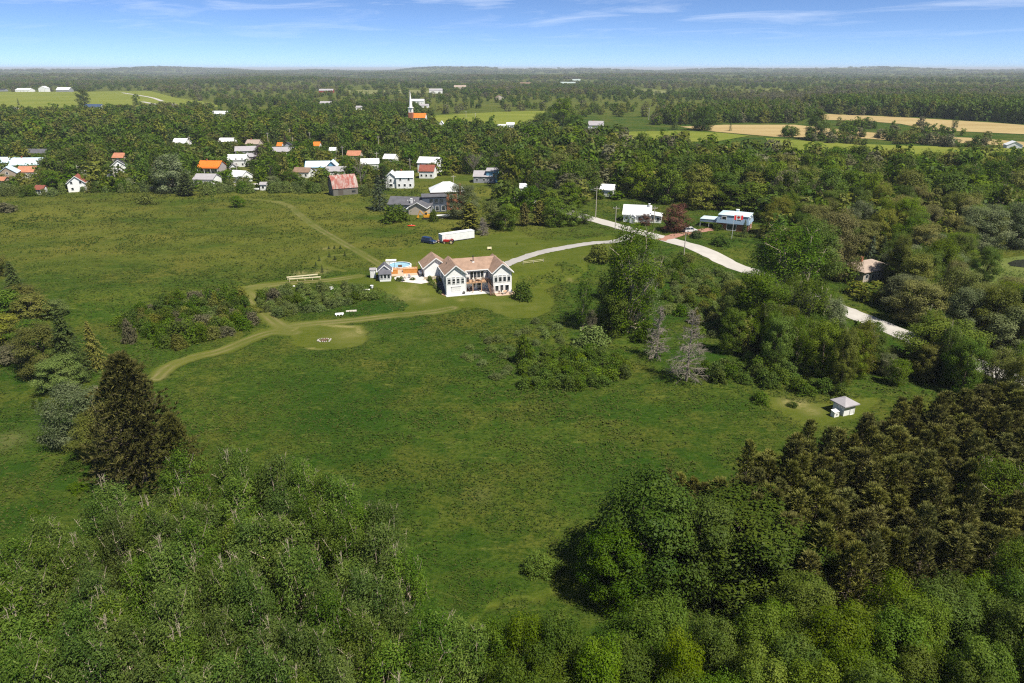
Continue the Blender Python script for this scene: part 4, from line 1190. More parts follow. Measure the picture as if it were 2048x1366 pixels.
# ------------------------------------------------------------------ vehicles
def wheel(parent, x, y, r, w, rim, name='wheel'):
    m = MB(); m.lathe([(r * .6, -w / 2), (r * .94, -w / 2), (r, -w * .3), (r, w * .3), (r * .94, w / 2), (r * .6, w / 2)], 18, (0, 0, 0), 'y')
    o = m.build(name, RUBBER, parent, (x, y, r), smooth_=True)
    q = MB(); q.lathe([(.01, -w * .32), (r * .6, -w * .45), (r * .6, w * .45), (.01, w * .32)], 14, (0, 0, 0), 'y'); q.build('rim', rim, o)
RIM = plain('alloy', (0.5, 0.5, 0.52), 0.35, 0.05, 3, 0.5, 0.6)
def car(label, px, py, heading, col, L=4.8, W=1.9, H=1.78, suv=True, cat='car'):
    P = G(px, py)
    o = thing('parked_car', label, cat, P, heading)
    pm = plain('car_paint_%s' % label.split()[0], col, 0.25, 0.04, 2, 0.6)
    h = L / 2; b = 0.32; w = W / 2
    roof0, roof1 = (-h + 0.25, 0.55) if suv else (-h + 0.95, 0.45)
    prof = [(-h, b), (h - 0.05, b), (h, 0.62), (h - 0.08, 0.88), (0.98, 1.02), (-h + 0.12, 1.06), (-h, 0.9)]
    m = MB(); n = len(prof)
    m.add([(x, -w, z) for x, z in prof] + [(x, w, z) for x, z in prof], [tuple(range(n)), tuple(range(2 * n - 1, n - 1, -1))] + [(i, n + i, n + (i + 1) % n, (i + 1) % n) for i in range(n)])
    m.build('body', pm, o)
    cab = [(-h + 0.14, 1.05), (1.02, 1.0), (roof1, H), (roof0, H)]
    m = MB(); wi = w - 0.06; wt = w - 0.24
    vs = [(x, -(wi if z < 1.3 else wt), z) for x, z in cab] + [(x, (wi if z < 1.3 else wt), z) for x, z in cab]
    m.add(vs, [(0, 1, 2, 3), (7, 6, 5, 4), (0, 4, 5, 1), (1, 5, 6, 2), (3, 2, 6, 7), (0, 3, 7, 4)])
    m.build('cabin_glass', GLASS, o)
    q = MB(); q.slab([(roof0 - .03, -wt - .03, H + .04), (roof1 + .05, -wt - .03, H + .04), (roof1 + .05, wt + .03, H + .04), (roof0 - .03, wt + .03, H + .04)], .06); q.build('roof', pm, o)
    q = MB()
    for s in (-1, 1):
        for x, x2 in ((-h + .16, roof0), (-.55, -.5), (1.0, roof1)): q.tube((x, s * (wi + .005), 1.04), (x2, s * (wt + .01), H), .05, .045, 4)
    q.build('pillars', pm, o)
    for s in (-1, 1):
        for x in (-h + .95, h - .9): wheel(o, x, s * (w - .10), .37, .24, RIM)
        q = MB(); q.box(h - .12, h + .012, s * (w - .35) - .2, s * (w - .35) + .2, .66, .83); q.build('headlight', WHITE, o)
        q = MB(); q.box(-h - .012, -h + .06, s * (w - .25) - .12, s * (w - .25) + .12, .7, .95); q.build('tail_light', REDP, o)
        q = MB(); q.box(.75, .95, s * (w + .08) - .09, s * (w + .08) + .09, 1.02, 1.18); q.build('wing_mirror', pm, o)
    q = MB(); q.box(h - .08, h + .02, -.7, .7, .36, .56); q.build('bumper', RIM, o)
    return o
car('navy blue SUV parked on the grass beside the white trailer', 858, 486, math.radians(-32), (0.015, 0.035, 0.10), 5.0, 1.95, 1.85)
car('white van-like car parked in the brick driveway by the copper-leaved tree', 1380, 464, math.radians(15), (0.7, 0.7, 0.7), 4.7, 1.9, 1.7)
car('silver car parked by the dark roofed house on the village street', 225, 354, math.radians(5), (0.55, 0.56, 0.60), 4.6, 1.85, 1.5, False)
car('dark blue car parked right of the dark roofed house', 274, 358, math.radians(5), (0.03, 0.04, 0.07), 4.6, 1.85, 1.5, False)
car('black pickup-like car at the meadow edge below the village street', 303, 381, math.radians(-5), (0.02, 0.02, 0.022), 4.9, 1.9, 1.7)

P = G(885, 487)
vec = G(949, 477) - P
TR = thing('box_trailer', 'long white box trailer standing on the lawn behind the house', 'trailer', P, math.atan2(vec.y, vec.x))
tl = vec.length
TW = plain('trailer_white', (0.74, 0.75, 0.74), 0.5, 0.10, 0.8)
m = MB(); m.box(0, tl, 0, 2.5, 0.35, 2.75); m.build('body', TW, TR)
m = MB(); m.box(-0.05, tl + .05, -0.05, 2.55, 2.752, 2.84); m.build('roof', TW, TR)
m = MB(); m.box(0.0, tl, -.03, -.004, 0.36, .5); m.build('side_rail', plain('grey_trim', (0.45,) * 3), TR)
for y0, y1 in ((0.06, 1.22), (1.28, 2.44)):
    q = MB(); q.box(-0.045, -0.004, y0, y1, 0.42, 2.66); d_ = q.build('door', plain('shade_tinted_white', (0.46, 0.60, 0.62), .5, .08), TR)  # bluish door colour paints in the shade on the trailer's left end
    q = MB(); q.tube((-0.07, (y0 + y1) / 2, .5), (-0.07, (y0 + y1) / 2, 2.6), .025, .025, 5); q.build('lock_rod', RIM, d_)
for x in (tl - 1.4, tl - 2.6):
    for y in (0.15, 2.35): wheel(TR, x, y, 0.45, .28, RIM)
q = MB(); q.box(1.2, 1.4, .4, .6, -.05, .36); q.box(1.2, 1.4, 1.9, 2.1, -.05, .36); q.build('landing_leg', BLACKM, TR)

# red tractor
P = G(899, 487.5)
T_ = thing('tractor', 'old red farm tractor with cream wheels before the white trailer', 'tractor', P, math.radians(172))
m = MB(); m.box(-.1, 1.9, -.28, .28, .75, 1.35); m.box(1.9, 2.0, -.24, .24, .72, 1.3); m.build('hood', REDP, T_)
m = MB(); m.box(-1.1, 0.2, -.22, .22, .5, .95); m.box(.2, 1.7, -.16, .16, .5, .76); m.build('chassis', REDP, T_)
for s in (-1, 1):
    m = MB()
    pr = [(-1.35 + .75 * (1 - math.cos(a)), .78 + .78 * math.sin(a)) for a in np.linspace(.5, 2.4, 7)]
    for (a0, z0), (a1, z1) in zip(pr[:-1], pr[1:]): m.slab([(a0, s * .62 - .17, z0), (a1, s * .62 - .17, z1), (a1, s * .62 + .17, z1), (a0, s * .62 + .17, z0)], .04)
    m.build('fender', REDP, T_)
    wheel(T_, -.75, s * .72, .72, .34, CREAM, 'rear_wheel'); wheel(T_, 1.55, s * .52, .40, .2, CREAM, 'front_wheel')
m = MB(); m.tube((1.1, .1, 1.35), (1.1, .1, 2.1), .05, .05, 8); m.build('exhaust_pipe', BLACKM, T_)
m = MB(); m.box(-.95, -.45, -.24, .24, 1.05, 1.15); m.box(-1.0, -.9, -.24, .24, 1.15, 1.5); m.build('seat', BLACKM, T_)
m = MB(); m.lathe([(.17, -.02), (.2, 0), (.17, .02), (.15, 0), (.17, -.02)], 14, (0, 0, 0)); sw = m.build('steering_wheel', BLACKM, T_, (-.25, 0, 1.55)); sw.rotation_euler = (0, -.6, 0)
m = MB(); m.tube((-.1, 0, 1.3), (-.25, 0, 1.55), .025, .025, 5); m.build('steering_column', BLACKM, T_)
m = MB(); m.tube((1.55, -.52, .4), (1.55, .52, .4), .06, .06, 6); m.build('front_axle', REDP, T_)
# machine odds and ends between SUV and trailer
o = thing('log_splitter', 'small rusty log splitter between the SUV and the trailer', 'machine', G(877, 486), 0.3)
m = MB(); m.tube((-.8, 0, .6), (.8, 0, .65), .12, .12, 6); m.box(-.3, .2, -.3, .3, .65, 1.0); m.build('beam', plain('rust_pink', (0.45, 0.26, 0.2), .8, .2), o)
for s in (-1, 1): wheel(o, 0, s * .45, .28, .15, CREAM)

# yellow excavator by the beige gable
P = G(853, 438)
X = thing('excavator', 'yellow digger with raised arm beside the beige gable', 'excavator', P, math.radians(6))
for y in (-.9, .9):
    m = MB(); m.box(-1.3, 1.3, y - .22, y + .22, .02, .62); m.build('track', RUBBER, X)
m = MB(); m.box(-1.0, 1.3, -1.0, 1.0, .75, 1.6); m.build('body', YELLOWP, X)
m = MB(); m.box(-.6, .4, -.9, .1, 1.6, 2.7); cb = m.build('cab', YELLOWP, X)
m = MB(); m.box(-.5, .3, -.93, -.905, 1.8, 2.6); m.build('cab_window', GLASS, cb)
m = MB(); m.tube((-.9, .3, 1.4), (-2.3, .3, 3.1), .2, .16, 6); m.build('boom', YELLOWP, X)
m = MB(); m.tube((-2.3, .3, 3.1), (-3.1, .3, 1.2), .15, .12, 6); m.build('arm', YELLOWP, X)
m = MB(); m.prism([(-3.5, 0), (-2.8, 0), (-2.7, .6), (-3.5, .6)], .45, 1.2); m.build('bucket', YELLOWP, X)
PROT.append((837, 421, 866, 440, P.y)); FOOT.append((P.x, P.y, 3))
# boats, trailers and odd pieces
def boat(label, px, py, L, rz, mat):
    o = thing('boat', label, 'boat', G(px, py), rz)
    m = MB(); st_ = []
    for k in range(7):
        t = k / 6; w = .95 * (1 - t ** 2.4) + .02
        st_ += [(-L / 2 + L * t, -w, 1.3 + .25 * t * t), (-L / 2 + L * t, -w * .6, .6 + .2 * t), (-L / 2 + L * t, 0, .45 + .5 * t ** 3), (-L / 2 + L * t, w * .6, .6 + .2 * t), (-L / 2 + L * t, w, 1.3 + .25 * t * t)]
    fs = [(k * 5 + i, k * 5 + i + 1, (k + 1) * 5 + i + 1, (k + 1) * 5 + i) for k in range(6) for i in range(4)] + [(4, 3, 2, 1, 0)] + [(k * 5 + 4, k * 5, (k + 1) * 5, (k + 1) * 5 + 4) for k in range(6)]
    m.add(st_, fs); m.build('hull', mat, o)
    m = MB(); m.box(-L / 2 + .3, L / 2 - 1, -.4, .4, .3, .42); m.build('trailer_frame', BLACKM, o)
    for s in (-1, 1): wheel(o, -.4, s * 1.0, .3, .18, RIM)
boat('white boat on a trailer beside the dark bush by the digger', 886, 437, 5.0, .2, WHITE); boat('pale upturned boat at the meadow edge below the white gable', 508, 383, 5.0, .1, WHITE)
o = thing('kayak', 'red kayak lying on the grass below the big dark bush', 'kayak', G(823, 453), .1)
m = MB(); m.lathe([(.02, -1.5), (.22, -1.0), (.3, 0), (.22, 1.0), (.02, 1.5)], 10, (0, 0, .3), 'x'); m.build('hull', plain('kayak_red', (.6, .06, .02), .4, .05), o, smooth_=True)
m = MB(); m.lathe([(.16, 0), (.2, .05), (.16, .08)], 12, (0, 0, .58)); m.build('cockpit_rim', WHITE, o)

# ------------------------------------------------------------------ timber, stones, benches on the meadow
for (a, b, lb) in [((574, 560), (636, 554), 'longer raised timber rail on posts at the mown loop'), ((578, 563.5), (642, 559), 'nearer raised timber rail on posts at the mown loop')]:
    A, B_ = G(*a), G(*b); d = B_ - A
    o = thing('timber_rail', lb, 'rail', A, math.atan2(d.y, d.x)); L = math.hypot(d.x, d.y)
    m = MB(); m.box(0, L, -.16, .16, .62, .86); m.build('beam', ROUGHW, o)
    for k in range(5):
        q = MB(); x = .2 + k * (L - .4) / 4; q.box(x - .06, x + .06, -.06, .06, -.2, .62); q.build('post', ROUGHW, o)
FP = thing('fire_pit', 'ring of pale stones with charred logs in the mown clearing', 'fire pit', G(649, 681))
sm = MB(); sm.lathe([(.01, -.2), (.26, -.12), (.3, .08), (.2, .22), (.01, .26)], 7); smm = sm.mesh('stone', STONE)
rs = random.Random(3)
for k in range(18):
    a = 2 * PI * k / 18; r = rs.uniform(.95, 1.25)
    o = link('stone', smm, FP, (1.25 * r * math.cos(a), .85 * r * math.sin(a), .06), rs.uniform(0, 6)); o.scale = (rs.uniform(.45, .85), rs.uniform(.45, .8), rs.uniform(.45, .8))
for k in range(4):
    q = MB(); a = k * .8; q.tube((-.8 * math.cos(a), -.8 * math.sin(a), .1), (.8 * math.cos(a), .8 * math.sin(a), .25), .1, .08, 6); q.build('log', DARKWOOD, FP)
o = thing('lumber_stack', 'stack of white boards lying crosswise by the mown track', 'lumber', G(679, 630), .25)
for k in range(6):
    q = MB(); q.box(-1.0, 1.0, -.62 + k * .22, -.45 + k * .22, .28, .36); q.build('plank', WHITE, o)
for x in (-.7, .0, .7):
    q = MB(); q.box(x - .08, x + .08, -.75, .85, .02, .275); q.build('bearer', WHITE, o)
o = thing('lumber_stack', 'flat pile of pale boards right of the white stack', 'lumber', G(703, 622.5), .18)
for k in range(5):
    q = MB(); q.box(-1.3 + .12 * (k % 3), 1.25 - .1 * (k % 2), -.5 + k * .22, -.33 + k * .22, .05 + .07 * (k % 2), .13 + .07 * (k % 2)); q.build('plank', plain('weathered_white', (.62, .57, .50), .8, .12), o)
bucket_pts = [(744, 576, 'white bucket lying at the edge of the island thicket'), (662, 579, 'white bag lying at the back of the island thicket')]
for px, py, lb in bucket_pts:
    o = thing('bucket', lb, 'bucket', G(px, py))
    m = MB(); m.lathe([(.01, 0), (.3, 0), (.42, .7), (.38, .7), (.27, .06)], 14); m.build('pail', WHITE, o)
    q = MB(); q.lathe([(.43, .68), (.46, .7), (.43, .74)], 14); q.build('rim', WHITE, o)
rk = MB(); rk.lathe([(.01, -.1), (.3, -.02), (.34, .15), (.2, .32), (.01, .34)], 7); rkm = rk.mesh('boulder', plain('white_rock', (.66, .64, .60), .9, .15, 4))
for px, py in [(588, 573), (614, 573), (637, 572), (665, 577), (728, 580), (733, 580), (738, 580)]:
    o = link('boulder', rkm, None, G(px, py), px * .7); tag(o, 'small white boulder lining the mown loop behind the island thicket', 'rock', 'white boulders behind the island thicket'); o.scale = (1, .8, .8)
o = thing('bench', 'pale wooden bench on the lawn above the main roof', 'bench', G(979, 500), .1)
m = MB(); m.box(-.65, .65, -.2, .2, .42, .5); m.build('seat', ROUGHW, o)
m = MB(); m.slab([(-.65, .2, .5), (.65, .2, .5), (.65, .32, .95), (-.65, .32, .95)], .05); m.build('backrest', ROUGHW, o)
for x in (-.5, .5):
    q = MB(); q.box(x - .05, x + .05, -.18, .18, -.05, .42); q.build('leg', ROUGHW, o)
A, B_ = G(1046, 529), G(1087, 524); d = B_ - A
o = thing('split_rail_fence', 'low split rail fence beside the driveway', 'fence', A, math.atan2(d.y, d.x)); L = math.hypot(d.x, d.y)
for k in range(3):
    q = MB(); x = k * L / 2; q.tube((x, 0, -.2), (x, 0, .95), .08, .07, 6); q.build('post', STONE, o)
for z in (.4, .8):
    for k in range(2):
        q = MB(); q.tube((k * L / 2, .05, z), ((k + 1) * L / 2, .05, z + .04), .05, .05, 5); q.build('rail', ROUGHW, o)

# ------------------------------------------------------------------ flag and poles
P = G(1463, 478)
FL = thing('flagpole', 'flagpole flying a red and white maple leaf flag before the blue house', 'flag', P, math.radians(-4))
H = height_to(P, 430)
m = MB(); m.tube((0, 0, -.2), (0, 0, H), .06, .04, 8); m.build('pole', WHITE, FL)
fh, fw_ = 1.5, 2.9
REDF = plain('flag_red', (.68, .03, .03), .7, .03); WHF = plain('flag_white', (.82, .82, .82), .7, .02)
def cloth(x0, x1, name, mat, parent):
    m = MB(); n = 5; vs = []; fs = []
    for i in range(n + 1):
        x = x0 + (x1 - x0) * i / n; y = .16 * math.sin(x * 2.2); vs += [(x, y, H - .1 - fh), (x, y, H - .1)]
    fs = [(2 * i, 2 * i + 2, 2 * i + 3, 2 * i + 1) for i in range(n)]
    m.add(vs, fs); return m.build(name, mat, parent)
cloth(.06, fw_ * .25, 'red_bar', REDF, FL); wb_ = cloth(fw_ * .25, fw_ * .75, 'white_field', WHF, FL); cloth(fw_ * .75, fw_, 'red_bar', REDF, FL)
lf = [(0, -.5), (.04, -.2), (.28, -.24), (.22, -.12), (.48, .1), (.38, .14), (.42, .3), (.26, .27), (.2, .36), (.1, .22), (.14, .42), (.08, .4), (0, .55)]
lf = lf + [(-a, b) for a, b in lf[-2:0:-1]]
m = MB(); m.add([(fw_ / 2 + a * 1.15, .16 * math.sin((fw_ / 2 + a * 1.15) * 2.2) - .03, H - .1 - fh / 2 + b * 1.15) for a, b in lf], [tuple(range(len(lf)))]); m.build('maple_leaf', REDF, wb_)
PROT.append((1452, 426, 1482, 445, P.y))

POLEW = plain('pole_wood', (.42, .38, .32), .9, .12, 2)
def utility(px, by, ty, label, group=None, lamp=False, arm=True):
    P = G(px, by); H = height_to(P, ty); s = max(1.0, mpp(P) * 5.0)
    o = thing('utility_pole', label, 'utility pole', P, RNG.uniform(-.5, .5), group)
    m = MB(); m.tube((0, 0, -.4), (0, 0, H), .17 * s ** .5, .12 * s ** .5, 7); m.build('post', POLEW, o)
    if arm:
        q = MB(); q.box(-1.1, 1.1, -.06, .06, H - .9, H - .75); q.build('crossarm', POLEW, o)
        for x in (-1.0, -.4, .4, 1.0):
            q = MB(); q.tube((x, 0, H - .75), (x, 0, H - .55), .05, .04, 6); q.build('insulator', WHITE, o)
    if lamp:
        q = MB(); q.tube((0, 0, H - 1.6), (-1.7, -.3, H - 1.2), .06, .05, 5); q.box(-2.2, -1.6, -.42, -.18, H - 1.28, H - 1.14); q.build('lamp_arm', RIM, o)
    # keep it visible
    PROT.append((px - 2, ty, px + 2, (by + ty) / 2, P.y))
    FOOT.append((P.x, P.y, 0.8))
    return o, H
utility(1191, 437, 373, 'tall pole with white lamp bracket where the road leaves the hedge', lamp=True)
utility(1230, 459, 412, 'pole on the verge left of the roadside cottage')
utility(1307, 447, 412, 'pole standing behind the gable of the roadside cottage')
utility(1367, 517, 468, 'pale pole on the meadow side of the road below the brick driveway', arm=False)
utility(1297, 240, 216, 'lone pole beside the small green field')
utility(158, 354, 330, 'pole behind the red-roofed white house')
utility(231, 363, 336, 'street lamp pole on the village street', lamp=True, arm=False)
for px, by, ty in [(382, 298, 273), (538, 296, 265), (621, 286, 264), (687, 328, 292), (586, 288, 274), (755, 334, 304), (476, 354, 326), (672, 330, 314), (821, 350, 317), (907, 370, 350), (951, 236, 226), (932, 236, 222), (758, 300, 272), (580, 268, 258)]:
    utility(px, by, ty, 'wooden utility pole rising among the village trees', 'utility poles of the village')

# plants round the patio
small_plant(803, 562, 1.2, 1.0, 'sumac', 'flowering bush at the right corner of the cabin')
small_plant(796, 561, .9, .8, 'mid', 'small green bush beside the cabin wall'); small_plant(826, 560, .7, .9, 'mid', 'low green mound on the paved patio')
small_plant(860, 562, 1.4, 1.0, 'dark', 'dark bush at the patio end next to the bank')
for px, py in [(866, 568), (871, 575), (876, 581), (862, 568), (881, 586)]: small_plant(px, py, .8, .9, 'thicket', 'low bush on the bank beside the shadow-darkened gravel strip', 'bushes on the bank by the house')
small_plant(846, 551, .5, .6, 'dark', 'small dark plant at the garage corner')

# glimpses of the road through the trees stay open
for rct in [(1708, 613, 1760, 634), (1810, 658, 1830, 672), (1526, 548, 1550, 560)]:
    PROT.append((*rct, G((rct[0] + rct[2]) / 2, rct[1]).y))

# little dark pond in the marsh
Pn = gpoly([(2014, 527), (2030, 521), (2060, 519), (2100, 522), (2100, 538), (2050, 536), (2022, 533)])
m = MB(); m.add([(a.x, a.y, a.z + 0.16) for a in Pn], [tuple(range(len(Pn)))])
tw = NT('pond_water'); wat = tw.done(tw.principled((0.022, 0.024, 0.020), 0.12, tw.bump(tw.noise(1.5, 3, 0.5, tw.coord()), 0.1, 0.05), 0.4))
o = m.build('pond', wat)
if o.data.polygons[0].normal.z < 0: o.data.flip_normals()
tag(o, 'small dark pond in the marsh', kind='structure')
PROT.append((2012, 519, 2048, 540, Pn[0].y))

# ------------------------------------------------------------------ trees
def leaf_material(name, col, col2, trans=0.32, rough=0.55, hue=0.013):
    t = NT(name)
    tint = t.new('ShaderNodeAttribute', attribute_name='tint').outputs['Fac']
    rnd = t.new('ShaderNodeObjectInfo').outputs['Random']
    c = t.mix(tint, col, col2)
    hs = t.new('ShaderNodeHueSaturation')
    t.l.new(t.rng(rnd, 0, 1, 0.5 - hue, 0.5 + hue), hs.inputs['Hue'])
    t.l.new(t.rng(t.math('FRACT', t.math('MULTIPLY', rnd, 7.13)), 0, 1, 0.94, 1.10), hs.inputs['Saturation'])
    t.l.new(t.rng(t.math('FRACT', t.math('MULTIPLY', rnd, 3.71)), 0, 1, 0.74, 1.22), hs.inputs['Value'])
    t.l.new(c, hs.inputs['Color'])
    p = t.principled(hs.outputs[0], rough, None, 0.12)
    tr = t.new('ShaderNodeBsdfTranslucent')
    t.l.new(hs.outputs[0], tr.inputs['Color'])
    mx = t.new('ShaderNodeMixShader'); mx.inputs[0].default_value = trans
    t.l.new(p, mx.inputs[1]); t.l.new(tr.outputs[0], mx.inputs[2])
    return t.done(mx.outputs[0])

LM = dict(
    dark=leaf_material('leaves_dark_maple', (0.038, 0.08, 0.005), (0.108, 0.155, 0.014)),
    mid=leaf_material('leaves_green', (0.046, 0.094, 0.006), (0.13, 0.182, 0.02)),
    lime=leaf_material('leaves_lime', (0.07, 0.122, 0.007), (0.17, 0.222, 0.026)),
    grove=leaf_material('leaves_windblown', (0.03, 0.07, 0.006), (0.152, 0.205, 0.036), 0.25),
    olive=leaf_material('leaves_olive', (0.092, 0.112, 0.014), (0.205, 0.208, 0.044)),
    tan=leaf_material('leaves_tan_green', (0.14, 0.145, 0.034), (0.255, 0.24, 0.084)),
    silver=leaf_material('leaves_silver', (0.08, 0.11, 0.034), (0.24, 0.265, 0.13)),
    copper=leaf_material('leaves_copper', (0.078, 0.0333, 0.024), (0.169, 0.0922, 0.055), 0.2, hue=0.01),
    purple=leaf_material('leaves_purple', (0.0286, 0.0179, 0.02), (0.0715, 0.041, 0.042), 0.15, hue=0.01),
    pine=leaf_material('needles_red_pine', (0.076, 0.086, 0.016), (0.2, 0.192, 0.052), 0.10, 0.6, 0.012),
    bigpine=leaf_material('needles_broad_pine', (0.05, 0.058, 0.013), (0.15, 0.142, 0.04), 0.1, 0.6, 0.006),
    spruce=leaf_material('needles_spruce', (0.028, 0.05, 0.012), (0.075, 0.105, 0.03), 0.08, 0.6, 0.02),
    blue=leaf_material('needles_blue_spruce', (0.0416, 0.0614, 0.034), (0.091, 0.1178, 0.068), 0.08, 0.6, 0.01),
    cedar=leaf_material('foliage_cedar', (0.085, 0.09, 0.014), (0.18, 0.17, 0.042), 0.12, 0.6, 0.015),
    thicket=leaf_material('leaves_thicket', (0.046, 0.092, 0.007), (0.13, 0.175, 0.026), 0.25),
    sumac=leaf_material('leaves_pale_shrub', (0.085, 0.128, 0.026), (0.19, 0.225, 0.07), 0.25),
    scrub=leaf_material('leaves_scrub_brown', (0.095, 0.095, 0.045), (0.165, 0.155, 0.085), 0.2, hue=0.015),
)
BARK = plain('bark', (0.14, 0.11, 0.085), 0.9, 0.35, 4.0, 0.1)
PALEBARK = plain('pale_bark', (0.36, 0.30, 0.22), 0.85, 0.3, 4.0, 0.1)
DEADBARK = plain('dead_wood', (0.235, 0.205, 0.17), 0.9, 0.25, 4.0, 0.1)

def unit(a): return a / (np.linalg.norm(a, axis=-1, keepdims=True) + 1e-9)

def leaf_quads(rng, pos, nrm, axisv, L, W):
    """diamond leaves at pos, facing nrm, long axis near axisv"""
    t = axisv - (axisv * nrm).sum(-1, keepdims=True) * nrm
    t = unit(t); b = np.cross(nrm, t)
    L = L[:, None]; W = W[:, None]
    V = np.stack([pos - t * L * 0.5, pos + b * W * 0.5 - t * L * 0.06, pos + t * L * 0.5, pos - b * W * 0.5 - t * L * 0.06], 1)
    return V.reshape(-1, 3)

def branch_tubes(segs, n=5):
    m = MB()
    for (p0, p1, r0, r1) in segs: m.tube(p0, p1, r0, r1, n, False)
    return m

def deciduous(seed, H=12.0, R=4.5, base=0.2, leaf=0.3, nleaf=9000, nclus=55, prof='round', wind=None, twigs=0, aspect=0.6, squash=0.75, limbs=12, crad=(0.24, 0.38), hang=0.0, spray=0.45, coh=0.0):
    rng = np.random.default_rng(seed)
    hb = H * base
    i = np.arange(nclus)
    tt = (i + 0.5) / nclus
    tt = np.clip(tt + rng.normal(0, 0.03, nclus), 0.01, 1.0)
    if prof == 'round': pr = np.sqrt(np.clip(1 - (1.55 * tt - 0.60) ** 2, 0.02, 1))
    elif prof == 'oval': pr = np.sqrt(np.clip(1 - 0.86 * (2 * tt - 0.95) ** 4, 0.02, 1)) * (0.92 - 0.12 * tt)
    elif prof == 'dome': pr = np.sqrt(np.clip(1 - (tt * 0.97) ** 2, 0.02, 1))
    else: pr = np.clip(1.05 - tt, 0.1, 1)
    th = i * 2.39996 + rng.normal(0, 0.5, nclus)
    lump = 1 + 0.22 * np.sin(th * 2 + rng.uniform(0, 6)) + 0.12 * np.sin(th * 3 + rng.uniform(0, 6))
    rad = R * pr * rng.uniform(0.45, 0.82, nclus) * lump
    cr = R * rng.uniform(*crad, nclus)
    zc = hb + tt * (H - hb) - cr * squash * 0.6
    zc = np.maximum(zc, cr * squash * 0.55)
    C = np.stack([rad * np.cos(th), rad * np.sin(th), zc], 1)
    w = cr ** 2; w /= w.sum()
    k = rng.choice(nclus, nleaf, p=w)
    d = unit(rng.normal(0, 1, (nleaf, 3)) + np.array([0, 0, 0.35]))
    rr = cr[k] * rng.uniform(0.55, 1.12, nleaf)
    pos = C[k] + d * rr[:, None] * np.array([1, 1, squash])
    sa = unit(unit(C - np.array([0, 0, hb + 0.2 * (H - hb)])) * 0.8 + np.array([0, 0, 0.7]) + rng.normal(0, 0.45, (nclus, 3)) + (np.array(wind) * 0.3 if wind is not None else 0))
    pos = pos + sa[k] * (rng.uniform(-1, 1, nleaf) * cr[k] * spray * rng.uniform(0.6, 1.6, nclus)[k])[:, None]
    if hang: pos[:, 2] -= hang * rng.uniform(0, 1, nleaf) ** 2
    pos[:, 2] = np.maximum(pos[:, 2], 0.05)
    out = unit(pos - np.array([0, 0, hb + 0.45 * (H - hb)]))
    nrm = unit(d * (0.5 + 0.5 * coh) + out * (0.35 + 0.25 * coh) + np.array([0, 0, 0.45 - 0.1 * coh]) + rng.normal(0, 0.5 - 0.2 * coh, (nleaf, 3)))
    ax = unit(rng.normal(0, 1, (nleaf, 3)) + (np.array(wind) if wind is not None else 0.0) + (np.array([0, 0, -1.8]) if hang else 0.0))
    L = leaf * rng.uniform(0.5, 1.0, nleaf) * (1 + 0.9 * rng.uniform(0, 1, nleaf) ** 3)
    V = leaf_quads(rng, pos, nrm, ax, L, L * aspect * rng.uniform(0.8, 1.2, nleaf))
    ctint = rng.uniform(0, 1, nclus)
    tint = np.clip((0.35 + 0.25 * coh) * ctint[k] + (0.65 - 0.25 * coh) * rng.uniform(0, 1, nleaf) ** 1.7, 0, 1)
    F = np.arange(len(V)).reshape(-1, 4)
    # trunk and limbs
    segs = []
    tr = max(0.035, H * 0.017)
    p = np.array([0, 0, -0.25]); r = tr * 1.25
    knots = [(p, r)]
    for q in range(5):
        z = hb * 0.6 + (H * 0.74 - hb * 0.6) * (q / 4.0)
        nx = np.array([rng.normal(0, R * 0.03) * q, rng.normal(0, R * 0.03) * q, z])
        r2 = tr * (1 - 0.18 * q)
        segs.append((knots[-1][0], nx, knots[-1][1], r2)); knots.append((nx, r2))
    limbset = rng.choice(nclus, min(limbs, nclus), replace=False)
    for j in limbset:
        c = C[j]
        kz = min(4, max(1, int((c[2] - R * 0.5) / H * 5)))
        a, ra = knots[kz]
        midp = a * 0.45 + c * 0.55 + np.array([0, 0, -R * 0.08])
        segs.append((a, midp, ra * 0.55, ra * 0.32)); segs.append((midp, c, ra * 0.32, ra * 0.12))
    for q in range(twigs):
        j = limbset[rng.integers(0, len(limbset))]
        c = C[j]; o = unit(c - np.array([0, 0, hb]))
        e = c + (o * 0.7 + rng.normal(0, 0.45, 3) + np.array([0, 0, 0.5])) * cr[j] * 1.15
        a = c
        segs.append((a, e, 0.045, 0.012))
        for _ in range(2):
            m_ = a + (e - a) * rng.uniform(0.4, 0.8)
            segs.append((m_, m_ + (unit(e - a) + rng.normal(0, 0.6, 3)) * cr[j] * 0.45, 0.02, 0.007))
    return V, F, tint, segs

